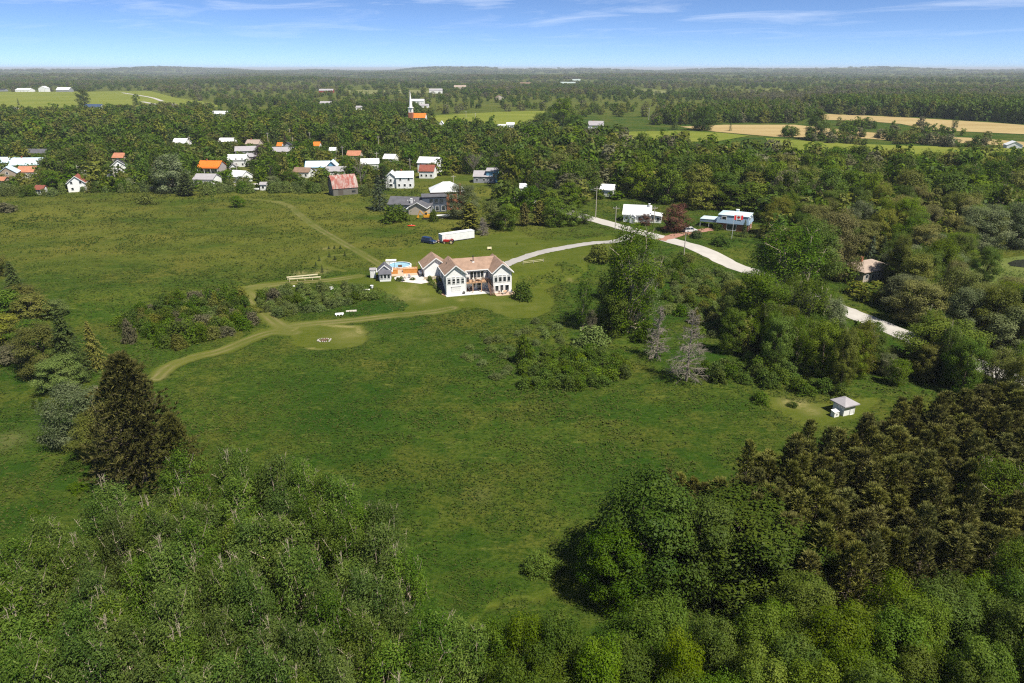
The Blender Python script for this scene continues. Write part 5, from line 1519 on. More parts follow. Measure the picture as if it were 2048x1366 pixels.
def pine(seed, H=10.0, R=1.9, whorls=13, per=6, tufts=3, blades=12, bl=0.42, bw=0.06, base=0.18, lift=0.5):
    rng = np.random.default_rng(seed)
    pos, ax, L = [], [], []
    segs = [((0, 0, -0.2), (0, 0, H * 0.97), H * 0.016, 0.02)]
    for wv in range(whorls):
        t = (wv + 0.3) / whorls
        z = H * (base + (1 - base) * t)
        r = R * (1 - t) ** 0.62 * rng.uniform(0.85, 1.1)
        for b in range(per):
            th = 2 * PI * b / per + wv * 0.9 + rng.normal(0, 0.2)
            d = np.array([math.cos(th), math.sin(th), 0.0])
            ln = r * rng.uniform(0.7, 1.1)
            tip = d * ln + np.array([0, 0, z + ln * lift * 0.6])
            if ln > 0.5: segs.append(((0, 0, z), tuple(tip), 0.028, 0.008))
            for q in range(tufts):
                f = 1 - q * (0.30 if tufts < 5 else 0.13) + rng.normal(0, 0.05)
                c = np.array([0, 0, z]) + (tip - np.array([0, 0, z])) * f + rng.normal(0, 0.10, 3)
                up = unit(d * 0.55 + np.array([0, 0, 1.0]) + rng.normal(0, 0.2, 3))
                for _ in range(blades):
                    a = unit(up * 1.4 + rng.normal(0, 0.55, 3))
                    l = bl * rng.uniform(0.7, 1.3)
                    pos.append(c + a * l * 0.4); ax.append(a); L.append(l)
    for _ in range(blades * 2):
        a = unit(np.array([0, 0, 1.3]) + rng.normal(0, 0.5, 3)); l = bl * rng.uniform(0.8, 1.3)
        pos.append(np.array([0, 0, H * 0.97]) + a * l * 0.4); ax.append(a); L.append(l)
    pos, ax, L = np.array(pos), np.array(ax), np.array(L)
    nrm = unit(np.cross(ax, rng.normal(0, 1, ax.shape)))
    V = leaf_quads(rng, pos, nrm, ax, L, np.full(len(L), bw) * rng.uniform(0.8, 1.4, len(L)))
    F = np.arange(len(V)).reshape(-1, 4)
    tint = np.clip(rng.uniform(0, 1, len(F)), 0, 1)
    return V, F, tint, segs

def spruce(seed, H=10.0, R=2.2, layers=22, per=9, blades=16, bl=0.45, bw=0.16, droop=0.35, power=1.0, base=0.05):
    rng = np.random.default_rng(seed)
    pos, ax, L, N = [], [], [], []
    segs = [((0, 0, -0.2), (0, 0, H * 0.97), H * 0.016, 0.02)]
    for ly in range(layers):
        t = (ly + 0.2) / layers
        z = H * (base + (0.99 - base) * t)
        r = R * (1 - t) ** power * rng.uniform(0.86, 1.08) + 0.08
        for b in range(per):
            th = 2 * PI * b / per + ly * 1.7 + rng.normal(0, 0.2)
            d = np.array([math.cos(th), math.sin(th), 0.0]); s = np.array([-d[1], d[0], 0.0])
            ln = r * rng.uniform(0.7, 1.15)
            nb = max(4, int(blades * (0.35 + 0.65 * ln / R)))
            for q in range(nb):
                f = rng.uniform(0.25, 1.0)
                c = d * ln * f + np.array([0, 0, z - droop * ln * f * f]) + s * rng.normal(0, 0.16 * ln * (1.1 - f)) + rng.normal(0, 0.04, 3)
                a = unit(d * 0.9 + s * rng.normal(0, 0.7) + np.array([0, 0, -droop * 0.5]) + rng.normal(0, 0.15, 3))
                pos.append(c); ax.append(a); L.append(bl * rng.uniform(0.7, 1.3))
                N.append(np.array([0, 0, 1.0]) + d * 0.5 + rng.normal(0, 0.4, 3))
    pos, ax, L = np.array(pos), np.array(ax), np.array(L)
    V = leaf_quads(rng, pos, unit(np.array(N)), ax, L, np.full(len(L), bw) * rng.uniform(0.8, 1.4, len(L)))
    F = np.arange(len(V)).reshape(-1, 4)
    return V, F, rng.uniform(0, 1, len(F)), segs

def bare(seed, H=9.0, R=2.5, conifer=True):
    rng = np.random.default_rng(seed)
    segs = [((0, 0, -0.2), (0.08, 0.05, H * 0.98), H * 0.018, 0.015)]
    def grow(a, d, l, r, lev):
        b = a + d * l
        segs.append((a, b, r, r * 0.45))
        if lev == 0: return
        for q in range(6 if lev == 2 else 5):
            f = rng.uniform(0.3, 1.0)
            dd = unit(d + rng.normal(0, 0.5, 3) + (np.array([0, 0, -0.1]) if conifer else np.array([0, 0, 0.3])))
            grow(a + d * l * f, dd, l * rng.uniform(0.3, 0.55), max(r * 0.5, 0.018), lev - 1)
    nb = 120 if conifer else 26
    for i in range(nb):
        t = (i + rng.uniform(0, 1)) / nb
        z = H * (0.08 + 0.9 * t)
        th = rng.uniform(0, 2 * PI)
        if conifer:
            l = R * (1.0 - 0.75 * t) * rng.uniform(0.6, 1.1); d = unit(np.array([math.cos(th), math.sin(th), rng.normal(-0.15, 0.25) + 0.9 * t]))
        else:
            l = R * rng.uniform(0.6, 1.0); d = unit(np.array([math.cos(th), math.sin(th), 0.9 + rng.normal(0, 0.2)])); z = H * (0.25 + 0.45 * t)
        grow(np.array([0.08, 0, z]), d, l, 0.06 * (1.2 - t * 0.6), 2)
    return segs

PROTO = {}                       # (kind, tier) -> list of (crown mesh, trunk mesh or None, H0, R0)
def reg(kind, tier, arr, H0, R0, mat, bark=BARK, joined=False):
    V, F, tint, segs = arr
    if joined:                   # one mesh, two materials, for small distant copies
        b = branch_tubes(segs[:1] if tier == 'far' else segs, 4)
        bf = np.array([f for f in b.f if len(f) == 4]); bv = np.array(b.v)
        V2 = np.vstack([V, bv]); F2 = np.vstack([F, bf + len(V)])
        me = mesh_np(kind, V2, F2, [mat, bark], np.concatenate([tint, np.zeros(len(bf))]), np.concatenate([np.zeros(len(F), int), np.ones(len(bf), int)]))
        PROTO.setdefault((kind, tier), []).append((me, None, H0, R0))
    else:
        me = mesh_np(kind + '_crown', V, F, [mat], tint)
        tm = branch_tubes(segs).mesh(kind + '_trunk', [bark], True)
        PROTO.setdefault((kind, tier), []).append((me, tm, H0, R0))

for s in range(3):
    reg('maple', 'near', deciduous(10 + s, 12, 4.6, 0.10, 0.22, 26000, 66, 'round', crad=(0.17, 0.30), spray=0.35, coh=0.6), 12, 4.6, LM['mid'])
    reg('maple', 'mid', deciduous(20 + s, 12, 4.8, 0.06, 0.44, 6500, 38, 'round', crad=(0.22, 0.38), spray=0.25, coh=1.0), 12, 4.8, LM['mid'])
    reg('maple', 'far', deciduous(30 + s, 12, 5.0, 0.02, 0.8, 1900, 26, 'round', crad=(0.26, 0.42), spray=0.2, coh=1.0), 12, 5.0, LM['mid'])
    reg('poplar', 'near', deciduous(40 + s, 12, 3.6, 0.10, 0.23, 17000, 84, 'oval', wind=(0.9, 0.5, 1.1), twigs=26, spray=0.95, aspect=0.42, crad=(0.16, 0.28), limbs=34, coh=0.45), 12, 3.6, LM['grove'], PALEBARK)
    reg('poplar', 'mid', deciduous(50 + s, 14, 3.4, 0.14, 0.44, 3600, 60, 'oval', twigs=10, spray=0.9, wind=(0.7, 0.3, 0.9), aspect=0.5, crad=(0.2, 0.32), limbs=24), 14, 3.4, LM['silver'], PALEBARK)
    reg('poplar', 'far', deciduous(60 + s, 13, 3.4, 0.1, 0.9, 700, 30, 'oval', crad=(0.25, 0.4)), 13, 3.4, LM['silver'])
    reg('shrub', 'near', deciduous(70 + s, 3.0, 2.6, 0.0, 0.20, 5200, 60, 'dome', crad=(0.16, 0.27), limbs=8), 3.0, 2.6, LM['thicket'])
    reg('shrub', 'mid', deciduous(80 + s, 3.0, 2.6, 0.0, 0.34, 1900, 44, 'dome', crad=(0.19, 0.32), limbs=6), 3.0, 2.6, LM['thicket'])
    reg('shrub', 'far', deciduous(90 + s, 3.0, 2.8, 0.0, 0.7, 380, 24, 'dome', crad=(0.25, 0.38), limbs=3), 3.0, 2.8, LM['thicket'])
    reg('pine', 'near', pine(100 + s, 10, 2.0, 13, 7, 3, 18, 0.55, 0.075), 10, 2.0, LM['pine'])
    reg('spruce', 'mid', spruce(120 + s, 10, 2.4), 10, 2.4, LM['spruce'])
    reg('spruce', 'far', spruce(130 + s, 10, 2.6, 12, 7, 7, 0.9, 0.34), 10, 2.6, LM['spruce'])
    reg('cedar', 'mid', spruce(150 + s, 8, 1.9, 24, 10, 12, 0.45, 0.2, -0.5, 0.55), 8, 1.9, LM['cedar'])
reg('spruce', 'near', spruce(140, 12, 3.2, 30, 11, 26, 0.42, 0.12), 12, 3.2, LM['spruce'])
reg('big_pine', 'near', pine(160, 14, 4.6, 24, 14, 7, 16, 0.55, 0.075, 0.05, 0.45), 14, 4.6, LM['pine'])
reg('willow', 'mid', deciduous(170, 9, 3.0, 0.15, 0.6, 3600, 40, 'round', aspect=0.25, hang=2.6), 9, 3.0, LM['lime'])
for k_, o_ in (('cedar', 'far'), ('cedar', 'near')): PROTO[('cedar', o_)] = PROTO[('cedar', 'mid')]
PROTO[('willow', 'near')] = PROTO[('willow', 'far')] = PROTO[('willow', 'mid')]
PROTO[('pine', 'mid')] = PROTO[('pine', 'far')] = PROTO[('pine', 'near')]
PROTO[('big_pine', 'mid')] = PROTO[('big_pine', 'near')]

KINDNAME = dict(maple=('maple_tree', 'tree'), poplar=('poplar_tree', 'tree'), shrub=('shrub', 'shrub'), pine=('pine_tree', 'pine tree'), big_pine=('pine_tree', 'pine tree'),
                spruce=('spruce_tree', 'spruce tree'), cedar=('cedar_tree', 'cedar tree'), willow=('willow_tree', 'tree'))
TREES = []
def add_tree(kind, P, H, R, mat, label, group=None, tier=None, name=None):
    TREES.append(dict(kind=kind, P=Vector(P), H=H, R=R, mat=mat, label=label, group=group, tier=tier, name=name, keep=False))

def T(px, by, ty, wpx, kind, mat, label, group=None, tier=None):
    """a tree whose foot the photograph shows at (px, by), its top at row ty, wpx wide"""
    P = G(px, by)
    R = wpx * 0.5 * mpp(P)
    P = P + Vector((P.x / P.y, 1.0, 0)) * R * {'shrub': 0.8, 'maple': 0.55, 'willow': 0.4, 'big_pine': 0.4}.get(kind, 0.15)   # the row by is the crown's near edge
    P.z = tz(P.x, P.y)
    add_tree(kind, P, max(0.4, height_to(P, ty)), R, mat, label, group, tier); TREES[-1]['keep'] = True

def blocked(P, H, R, keep=1.0):
    """would this tree stand in a building or hide one the photograph shows?"""
    for (x, y, r) in FOOT:
        if (P[0] - x) ** 2 + (P[1] - y) ** 2 < (r + R * 0.55) ** 2: return True
    a = proj((P[0], P[1], P[2] + H)); b = proj(P)
    hw = R * 0.85 / mpp(P)
    for (x0, y0, x1, y1, d) in PROT:
        if P[1] < d and a[0] + hw > x0 and a[0] - hw < x1 and a[1] < y1 and b[1] > y0: return True
    return False

def scatter(poly, spacing, fn, jitter=0.42, seed=1):
    rnd = random.Random(seed)
    xs = [p[0] for p in poly]; ys = [p[1] for p in poly]
    pts = []
    y = min(ys)
    row = 0
    while y < max(ys):
        x = min(xs) + (spacing * 0.5 if row % 2 else 0)
        while x < max(xs):
            pts.append((x + rnd.uniform(-1, 1) * spacing * jitter, y + rnd.uniform(-1, 1) * spacing * jitter))
            x += spacing
        y += spacing * 0.87; row += 1
    a = np.array(pts)
    keep = in_poly(a[:, 0], a[:, 1], poly)
    for (x, y) in a[keep]: fn(x, y, rnd)

def clear_of_lines(x, y, m=1.0):
    if float(dist_line(x, y, ROAD)) < 4.2 + m or float(dist_line(x, y, DRIVE)) < 2.6 + m or float(dist_line(x, y, STREET)) < 3 + m: return False
    return True

for a_ in PLANTS: add_tree('shrub', a_[0], a_[1], a_[2], a_[3], a_[4], a_[5], 'mid')
# --- foreground left grove (tops surveyed at tree-top height)
def top_poly(pix, z): return [at_z(px, py, z) for px, py in pix]
def pick(rnd, opts):
    r = rnd.random() * sum(w for _, w in opts)
    for o, w in opts:
        r -= w
        if r <= 0: return o
    return opts[-1][0]

GL = 'windblown trees of the near grove'
def grove(x, y, rnd):
    H = rnd.uniform(10.5, 14.0)
    add_tree('poplar', (x, y, tz(x, y)), H, rnd.uniform(2.8, 4.0), 'grove', 'windblown leafy tree with pale twigs in the near grove beside the broad brown pine', GL, 'near')
scatter(top_poly([(-260, 1090), (0, 1075), (110, 1035), (250, 975), (370, 905), (480, 880), (600, 885), (668, 915), (695, 995), (780, 1030), (830, 1100), (870, 1165), (945, 1215), (990, 1560), (-300, 1560)], 12.0), 4.2, grove, 0.4, 3)

GR = 'lime green maples of the near wood'
def wood(x, y, rnd):
    H = rnd.uniform(9.0, 12.8)
    m = pick(rnd, [('lime', 5), ('mid', 6)])
    add_tree('maple', (x, y, tz(x, y)), H, rnd.uniform(2.6, 4.0), m, 'round-crowned broadleaf tree in the near wood beneath the pine plantation', GR, 'near')
scatter(top_poly([(960, 1230), (1010, 1195), (1060, 1182), (1140, 1190), (1230, 1205), (1350, 1205), (1500, 1195), (1600, 1140), (1700, 1125), (1800, 1135), (1900, 1105), (2060, 1100), (2300, 1090), (2300, 1560), (960, 1560)], 10.5), 4.0, wood, 0.38, 5)
# the dark pair of domes at the meadow's edge
T(1288, 1215, 958, 250, 'maple', 'dark', 'tall dark green maple dome at the corner of the meadow', tier='near')
T(1225, 1235, 1060, 150, 'maple', 'dark', 'smaller dark maple leaning out from the tall dome over the meadow', tier='near')
T(1480, 1235, 1015, 330, 'maple', 'dark', 'broad dark green maple dome beside the tall one', tier='near')
T(1390, 1215, 1005, 170, 'maple', 'mid', 'mid green maple squeezed between two dark domes', tier='near')
T(1575, 1240, 1078, 170, 'maple', 'dark', 'dark maple on the plantation side of the broad dome', tier='near')
T(1680, 1215, 1085, 150, 'maple', 'mid', 'rounded green tree just below the pine plantation', tier='near')
T(1955, 1105, 925, 130, 'poplar', 'mid', 'slender tall light green tree standing before the pine plantation', tier='near')
T(1895, 1100, 985, 90, 'poplar', 'mid', 'shorter light green tree beside the slender tall one', tier='near')
T(1080, 1165, 1112, 92, 'shrub', 'thicket', 'lone leafy bush at the end of the near meadow', tier='near')
T(2040, 1090, 960, 90, 'maple', 'dark', 'dark broadleaf tree at the plantation end', tier='near')

# --- pine plantation
GP = 'red pines of the plantation'
def plant(x, y, rnd):
    H = rnd.uniform(7.8, 11.2)
    add_tree('pine', (x, y, tz(x, y)), H, rnd.uniform(1.9, 2.9), 'pine', 'brownish green red pine in the dense plantation by the small shed', GP, 'near')
scatter(top_poly([(1436, 965), (1455, 925), (1510, 895), (1570, 882), (1615, 862), (1700, 842), (1765, 808), (1850, 792), (1960, 772), (2300, 745), (2300, 1085), (2010, 1085), (1900, 1118), (1700, 1118), (1610, 1108), (1570, 1075), (1500, 1040), (1450, 1005)], 9.4), 2.55, plant, 0.38, 9)
for px, ty, H in [(1335, 940, 8.8), (1362, 950, 8.2), (1388, 958, 8.0), (1410, 968, 8.0), (1352, 972, 7.4), (1396, 985, 7.0), (1425, 985, 7.6), (1375, 990, 7)]:
    P = at_z(px, ty, H); P = Vector((P.x, P.y, tz(P.x, P.y)))
    add_tree('pine', P, H, 1.9, 'pine', 'brown-green pine between the tall dark maple and the plantation', 'pines beside the dark maple', 'near')

# --- left side: broad pine and company
T(300, 985, 712, 205, 'big_pine', 'bigpine', 'broad brown-green pine standing at the grove beside the mown track', tier='near')
T(375, 1010, 830, 120, 'big_pine', 'bigpine', 'lower brown pine leaning against the broad pine', tier='near')
T(250, 975, 790, 90, 'poplar', 'pine', 'slim brownish tree in the shade of the broad pine', tier='near')
T(175, 905, 775, 150, 'maple', 'silver', 'grey-green open tree with bare limbs left of the broad pine', tier='near')
T(212, 925, 820, 110, 'maple', 'olive', 'olive tree touching the broad pine', tier='near')
T(150, 760, 610, 105, 'spruce', 'spruce', 'dark ragged spruce in the left hedgerow', tier='near')
T(195, 735, 640, 70, 'spruce', 'cedar', 'browning spruce beside the dark ragged one', tier='near')
T(95, 760, 650, 130, 'maple', 'olive', 'olive broadleaf tree beside the dark spruce', tier='near')
T(130, 790, 715, 110, 'maple', 'sumac', 'pale leafy tree below the dark spruce', tier='near')
T(35, 590, 520, 60, 'spruce', 'spruce', 'small dark spruce above the left hedgerow', tier='mid')
T(0, 555, 498, 40, 'maple', 'olive', 'olive tree at the meadow edge by the small spruce', tier='mid')
for i, (px, by, ty, w, m) in enumerate([(15, 640, 580, 90, 'thicket'), (70, 650, 590, 90, 'olive'), (20, 690, 630, 100, 'olive'), (75, 700, 640, 90, 'thicket'), (30, 730, 690, 80, 'scrub'), (-20, 700, 620, 100, 'olive'), (115, 640, 600, 60, 'sumac'), (45, 620, 570, 80, 'olive')]):
    T(px, by, ty, w, 'maple', m, 'olive bushy tree of the left hedgerow', 'bushy trees of the left hedgerow', 'mid')
T(150, 952, 925, 46, 'shrub', 'dark', 'dark low bush in the shade left of the broad pine', tier='near')
for px, by, ty, w in [(70, 818, 800, 10), (86, 818, 797, 16), (96, 862, 848, 20), (160, 990, 968, 50), (70, 1040, 1018, 30)]:
    T(px, by, ty, w, 'shrub', 'dark', 'little dark bush alone in the left meadow', 'little bushes in the left meadow', 'near')

# --- thickets
def thicket(pix, spacing, H, R, mats, label, group, seed, tier='mid'):
    def fn(x, y, rnd):
        add_tree('shrub', (x, y, tz(x, y)), rnd.uniform(*H), rnd.uniform(*R), pick(rnd, mats), label, group, tier)
    scatter(gpoly(pix), spacing, fn, 0.45, seed)
thicket([(236, 670), (240, 640), (330, 610), (420, 592), (490, 600), (520, 640), (500, 655), (400, 690), (340, 700), (310, 680)], 2.6, (1.8, 3.6), (1.5, 2.4), [('thicket', 6), ('olive', 2), ('scrub', 1), ('dark', 3)],
        'leafy shrub in the long thicket left of the mown track', 'shrubs of the long left thicket', 11)
T(425, 612, 578, 26, 'spruce', 'spruce', 'little dark spruce poking out of the long left thicket', tier='mid')
T(262, 690, 640, 30, 'shrub', 'scrub', 'bare brownish bush at the end of the long left thicket', tier='mid')
T(370, 692, 645, 90, 'shrub', 'dark', 'dark rounded bush in front of the long left thicket', tier='mid')
thicket([(516, 612), (514, 592), (560, 580), (640, 576), (700, 574), (745, 584), (755, 600), (690, 612), (640, 622), (600, 630), (560, 634)], 2.3, (1.3, 2.6), (1.3, 2.0), [('thicket', 5), ('dark', 4)],
        'leafy shrub in the island thicket inside the mown loop', 'shrubs of the island thicket', 12)
T(550, 612, 578, 40, 'shrub', 'scrub', 'grey half-bare bush at the back of the island thicket', tier='mid')
thicket([(1028, 760), (1040, 728), (1110, 712), (1190, 704), (1250, 722), (1256, 750), (1200, 775), (1110, 786), (1050, 780)], 2.2, (1.4, 2.6), (1.5, 2.1), [('thicket', 5), ('mid', 2), ('lime', 1)],
        'leafy shrub in the dense thicket at the meadow edge before the dead conifers', 'shrubs of the meadow edge thicket', 13)
T(1180, 708, 654, 82, 'shrub', 'sumac', 'pale green dense rounded bush above the meadow edge thicket', tier='mid')
T(1048, 735, 672, 48, 'shrub', 'dark', 'dark upright bush left of the pale rounded bush', tier='mid')
thicket([(920, 700), (960, 665), (1040, 650), (1120, 640), (1140, 680), (1050, 700), (1030, 770), (940, 740)], 4.2, (0.7, 1.5), (0.9, 1.6), [('thicket', 4), ('dark', 3)],
        'low scattered bush in rough grass left of the meadow edge thicket', 'low bushes in the rough grass', 14)
# --- around the house
T(1045, 604, 566, 52, 'shrub', 'dark', 'round dark green bush beside the house patio', tier='mid')
T(1197, 530, 490, 62, 'shrub', 'olive', 'large olive bush beside the driveway', tier='mid')
T(1165, 660, 560, 36, 'poplar', 'mid', 'thin young tree between house and big poplar', tier='mid')
T(1255, 668, 450, 128, 'poplar', 'mid', 'big tall poplar between the house and the road', tier='near')
T(1232, 672, 560, 110, 'maple', 'mid', 'dark understorey tree under the big poplar', tier='near')
T(1275, 640, 500, 100, 'poplar', 'silver', 'silvery half of the big poplar clump', tier='near')
T(1180, 690, 620, 26, 'poplar', 'scrub', 'thin brownish sapling left of the big poplar', tier='mid')
T(1205, 600, 550, 36, 'shrub', 'thicket', 'dark bush left of the big poplar', tier='mid')
T(1290, 690, 645, 60, 'shrub', 'mid', 'green bush at the foot of the first dead conifer', tier='mid')
GM = 'young conifers planted west of the pool'
for px, by, ty, w in [(639, 522, 509, 8), (659, 514, 503, 9), (658, 498, 491, 7), (669, 497, 490, 8), (681, 498, 490, 9), (670, 520, 511, 8), (690, 512, 502, 8), (632, 532, 523, 7), (645, 545, 529, 8)]:
    T(px, by, ty, w, 'spruce', 'spruce', 'small planted conifer in the mown plot west of the pool', GM, 'mid')
T(980, 498, 490, 7, 'spruce', 'spruce', 'small conifer behind the bench above the main roof', tier='mid')
T(1034, 489, 483, 5, 'spruce', 'spruce', 'tiny conifer on the lawn beside the driveway', tier='mid')
T(1605, 690, 560, 105, 'poplar', 'mid', 'tall leafy tree hiding the bend of the road', tier='near')
T(1870, 765, 640, 150, 'maple', 'lime', 'broad light green tree in front of the lower road', tier='near')
T(1650, 700, 600, 80, 'poplar', 'silver', 'silvery tree left of the first road glimpse', tier='near')
# between house hedge and road: rough shrub land
thicket([(1300, 520), (1360, 520), (1440, 545), (1500, 570), (1480, 640), (1420, 690), (1340, 640), (1310, 580)], 4.0, (1.2, 3.4), (1.4, 2.5), [('thicket', 3), ('olive', 4), ('mid', 2), ('sumac', 1)],
        'olive bush in the rough ground between the big poplar and the road', 'bushes between the poplar and the road', 15)
thicket([(1400, 740), (1480, 720), (1620, 770), (1700, 790), (1680, 800), (1600, 790), (1500, 770), (1420, 765)], 3.0, (1.5, 3.4), (1.6, 2.4), [('thicket', 4), ('mid', 3), ('lime', 1)],
        'leafy bush along the wood edge above the shed yard', 'bushes along the wood edge', 16)
T(1520, 812, 785, 44, 'shrub', 'thicket', 'low bush on the meadow beside the shed yard', tier='mid')
T(1585, 818, 805, 26, 'shrub', 'dark', 'small dark bush inside the shed yard', tier='mid')
# --- trees right of the dead conifers up to the road and beyond
GW = 'mixed trees between meadow and road'
def midwood(x, y, rnd):
    if not clear_of_lines(x, y, 1.5): return
    P = (x, y, tz(x, y)); H = rnd.uniform(6.5, 11.5); R = rnd.uniform(2.2, 3.8)
    if any(blocked(P, H * k, R) for k in (1.0,)): H *= 0.5; R *= 0.7
    if blocked(P, H, R): return
    add_tree(pick(rnd, [('maple', 5), ('poplar', 4)]), P, H, R, pick(rnd, [('mid', 4), ('lime', 4), ('olive', 4), ('silver', 2)]), 'mixed broadleaf tree between the meadow and the pale road', GW, 'near')
scatter(gpoly([(1440, 700), (1470, 640), (1500, 600), (1560, 610), (1660, 655), (1760, 690), (1860, 725), (1990, 780), (2200, 850), (2200, 900), (2000, 805), (1850, 775), (1760, 770), (1640, 768), (1540, 745)]), 4.4, midwood, 0.42, 17)
T(1505, 690, 545, 130, 'maple', 'dark', 'big dark broadleaf tree right of the dead conifers', tier='near')
T(1462, 650, 560, 70, 'maple', 'olive', 'olive tree between the dead conifers and the road', tier='near')
T(1560, 610, 452, 165, 'poplar', 'mid', 'tall spreading poplar at the roadside below the blue house', tier='near')
T(1610, 590, 440, 130, 'maple', 'lime', 'yellowish green tree behind the tall roadside poplar', tier='near')
T(1660, 565, 420, 110, 'maple', 'tan', 'tan-green crown behind the roadside poplar', tier='near')
T(1735, 540, 470, 44, 'spruce', 'blue', 'grey-green spruce behind the brown roof', tier='mid')
T(1762, 520, 470, 36, 'spruce', 'spruce', 'second spruce behind the brown roof', tier='mid')
T(1865, 590, 480, 100, 'maple', 'lime', 'light green tree right of the brown roof', tier='near')
T(1965, 567, 495, 58, 'maple', 'mid', 'neat rounded green maple at the marsh edge', tier='near')
T(1835, 605, 545, 46, 'willow', 'lime', 'small weeping willow in the garden of the brown-roofed house', tier='mid')
T(1950, 510, 415, 110, 'maple', 'silver', 'grey-green loose willow beside the marsh', tier='near')
T(2030, 500, 405, 90, 'maple', 'silver', 'second grey-green willow beside the marsh', tier='near')
GE = 'mixed trees beyond the road around the brown-roofed house'
def eastwood(x, y, rnd):
    if not clear_of_lines(x, y, 2.0): return
    for P_ in FIELDS[-1:]:
        if in_poly(np.array([x]), np.array([y]), P_)[0]: return
    P = (x, y, tz(x, y)); H = rnd.uniform(8, 14); R = rnd.uniform(3.6, 6.8)
    if blocked(P, H, R): H *= 0.45; R *= 0.6
    if blocked(P, H, R): return
    add_tree('maple', P, H, R, pick(rnd, [('mid', 3), ('lime', 4), ('olive', 3), ('tan', 4), ('silver', 2)]), 'mixed broadleaf tree across the road around the brown-roofed house', GE, 'near')
scatter(gpoly([(1540, 470), (1600, 440), (1700, 430), (1850, 440), (2130, 470), (2130, 500), (1960, 500), (1900, 560), (1880, 610), (1960, 640), (2130, 650), (2200, 780), (2080, 770), (1900, 690), (1780, 640), (1660, 585), (1580, 545)]), 7.4, eastwood, 0.42, 18)

# --- gardens near the grey-roofed bungalow and the trailer
T(790, 448, 412, 72, 'shrub', 'dark', 'big dark rounded bush before the grey-roofed bungalow', tier='mid')
T(760, 420, 348, 52, 'spruce', 'blue', 'tall blue-grey spruce left of the grey-roofed bungalow', tier='mid')
T(868, 445, 420, 20, 'shrub', 'dark', 'dark bush right of the yellow excavator', tier='mid')
T(925, 440, 368, 74, 'maple', 'silver', 'large silver-green tree in front of the brick house', tier='near')
T(940, 462, 405, 60, 'cedar', 'cedar', 'broad brownish cedar behind the white trailer', tier='mid')
T(1012, 462, 410, 52, 'maple', 'dark', 'dark green bushy tree right of the grey snag', tier='mid')
T(985, 455, 400, 46, 'maple', 'sumac', 'pale blossoming tree between cedar and dark tree', tier='mid')
T(1048, 452, 405, 28, 'cedar', 'cedar', 'olive columnar cedar in the hedge above the driveway lawn', tier='mid')
T(1078, 450, 400, 36, 'cedar', 'cedar', 'brown wide cedar in the hedge above the driveway lawn', tier='mid')
for i, (px, by, ty, w, m) in enumerate([(1110, 455, 395, 56, 'mid'), (1140, 452, 410, 50, 'lime'), (1165, 448, 418, 44, 'mid'), (1100, 430, 380, 50, 'lime'), (1060, 425, 372, 56, 'mid'), (1140, 420, 365, 60, 'dark'), (1020, 410, 360, 50, 'dark')]):
    T(px, by, ty, w, 'maple', m, 'green tree of the hedge between trailer lawn and road', 'hedge trees between trailer lawn and road', 'mid')
T(1350, 466, 408, 62, 'maple', 'copper', 'copper-leaved tree right of the white roadside cottage', tier='mid')
T(1290, 452, 428, 26, 'maple', 'copper', 'small coppery tree before the white roadside cottage', tier='mid')
T(1392, 478, 462, 34, 'shrub', 'spruce', 'low dark juniper beside the brick driveway', tier='mid')
T(1440, 496, 472, 42, 'shrub', 'dark', 'dark clipped bush on the lawn of the blue house', tier='mid')
T(1487, 474, 438, 22, 'spruce', 'spruce', 'dark conical spruce at the corner of the blue house', tier='mid')
T(1435, 462, 448, 30, 'shrub', 'dark', 'dark low bush under the blue carport', tier='mid')
T(1470, 425, 372, 100, 'maple', 'dark', 'dark rounded tree behind the blue house', tier='mid')
T(1400, 420, 365, 90, 'maple', 'olive', 'olive tree behind the copper-leaved one', tier='mid')
T(475, 416, 392, 32, 'maple', 'mid', 'lone rounded tree out in the upper meadow', tier='mid')
T(295, 410, 386, 42, 'shrub', 'olive', 'olive bush at the upper meadow edge below the cars', tier='mid')
T(12, 428, 406, 46, 'shrub', 'scrub', 'dull olive bush in the upper meadow below the brown-roofed shed', tier='mid')
T(350, 388, 308, 78, 'maple', 'silver', 'tall silvery tree at the village edge left of the orange roof', tier='mid')
T(375, 392, 345, 40, 'cedar', 'spruce', 'dark tree beside the tall silvery one', tier='mid')
T(108, 388, 340, 48, 'maple', 'mid', 'round green tree left of the red-roofed white house', tier='mid')
T(145, 350, 300, 70, 'maple', 'mid', 'broad green tree behind the red-roofed white house', tier='mid')
T(205, 345, 300, 40, 'maple', 'tan', 'yellowish tree by the village street', tier='mid')
T(190, 330, 286, 30, 'maple', 'tan', 'second yellowish tree by the village street', tier='mid')
T(545, 378, 352, 40, 'maple', 'silver', 'grey-green tree beside the little blue shed', tier='mid')
T(525, 335, 290, 36, 'maple', 'purple', 'dark purple-leaved tree in the village centre', tier='mid')
T(572, 298, 265, 16, 'spruce', 'purple', 'dark pointed tree behind the lilac roofs', tier='mid')
T(1125, 252, 196, 62, 'maple', 'dark', 'huge dark oak beyond the village woods', tier='mid')
T(1085, 262, 225, 50, 'maple', 'dark', 'dark tree left of the huge oak', tier='mid')
T(1150, 262, 230, 50, 'maple', 'dark', 'dark tree right of the huge oak', tier='mid')
T(1405, 262, 212, 52, 'maple', 'dark', 'dark rounded tree standing alone in the ripe grain', tier='mid')
T(1348, 259, 232, 26, 'spruce', 'spruce', 'dark conifer left of the lone tree in the grain', tier='far')
T(1630, 280, 218, 52, 'maple', 'mid', 'tall green tree between the two grain bands', tier='mid')
T(1905, 268, 233, 14, 'poplar', 'mid', 'thin lone tree between the grain bands', tier='mid')
T(170, 212, 178, 30, 'maple', 'dark', 'dark round tree behind the far blue house', tier='mid')
T(275, 211, 187, 15, 'maple', 'dark', 'small round tree in the far hay field', tier='far')
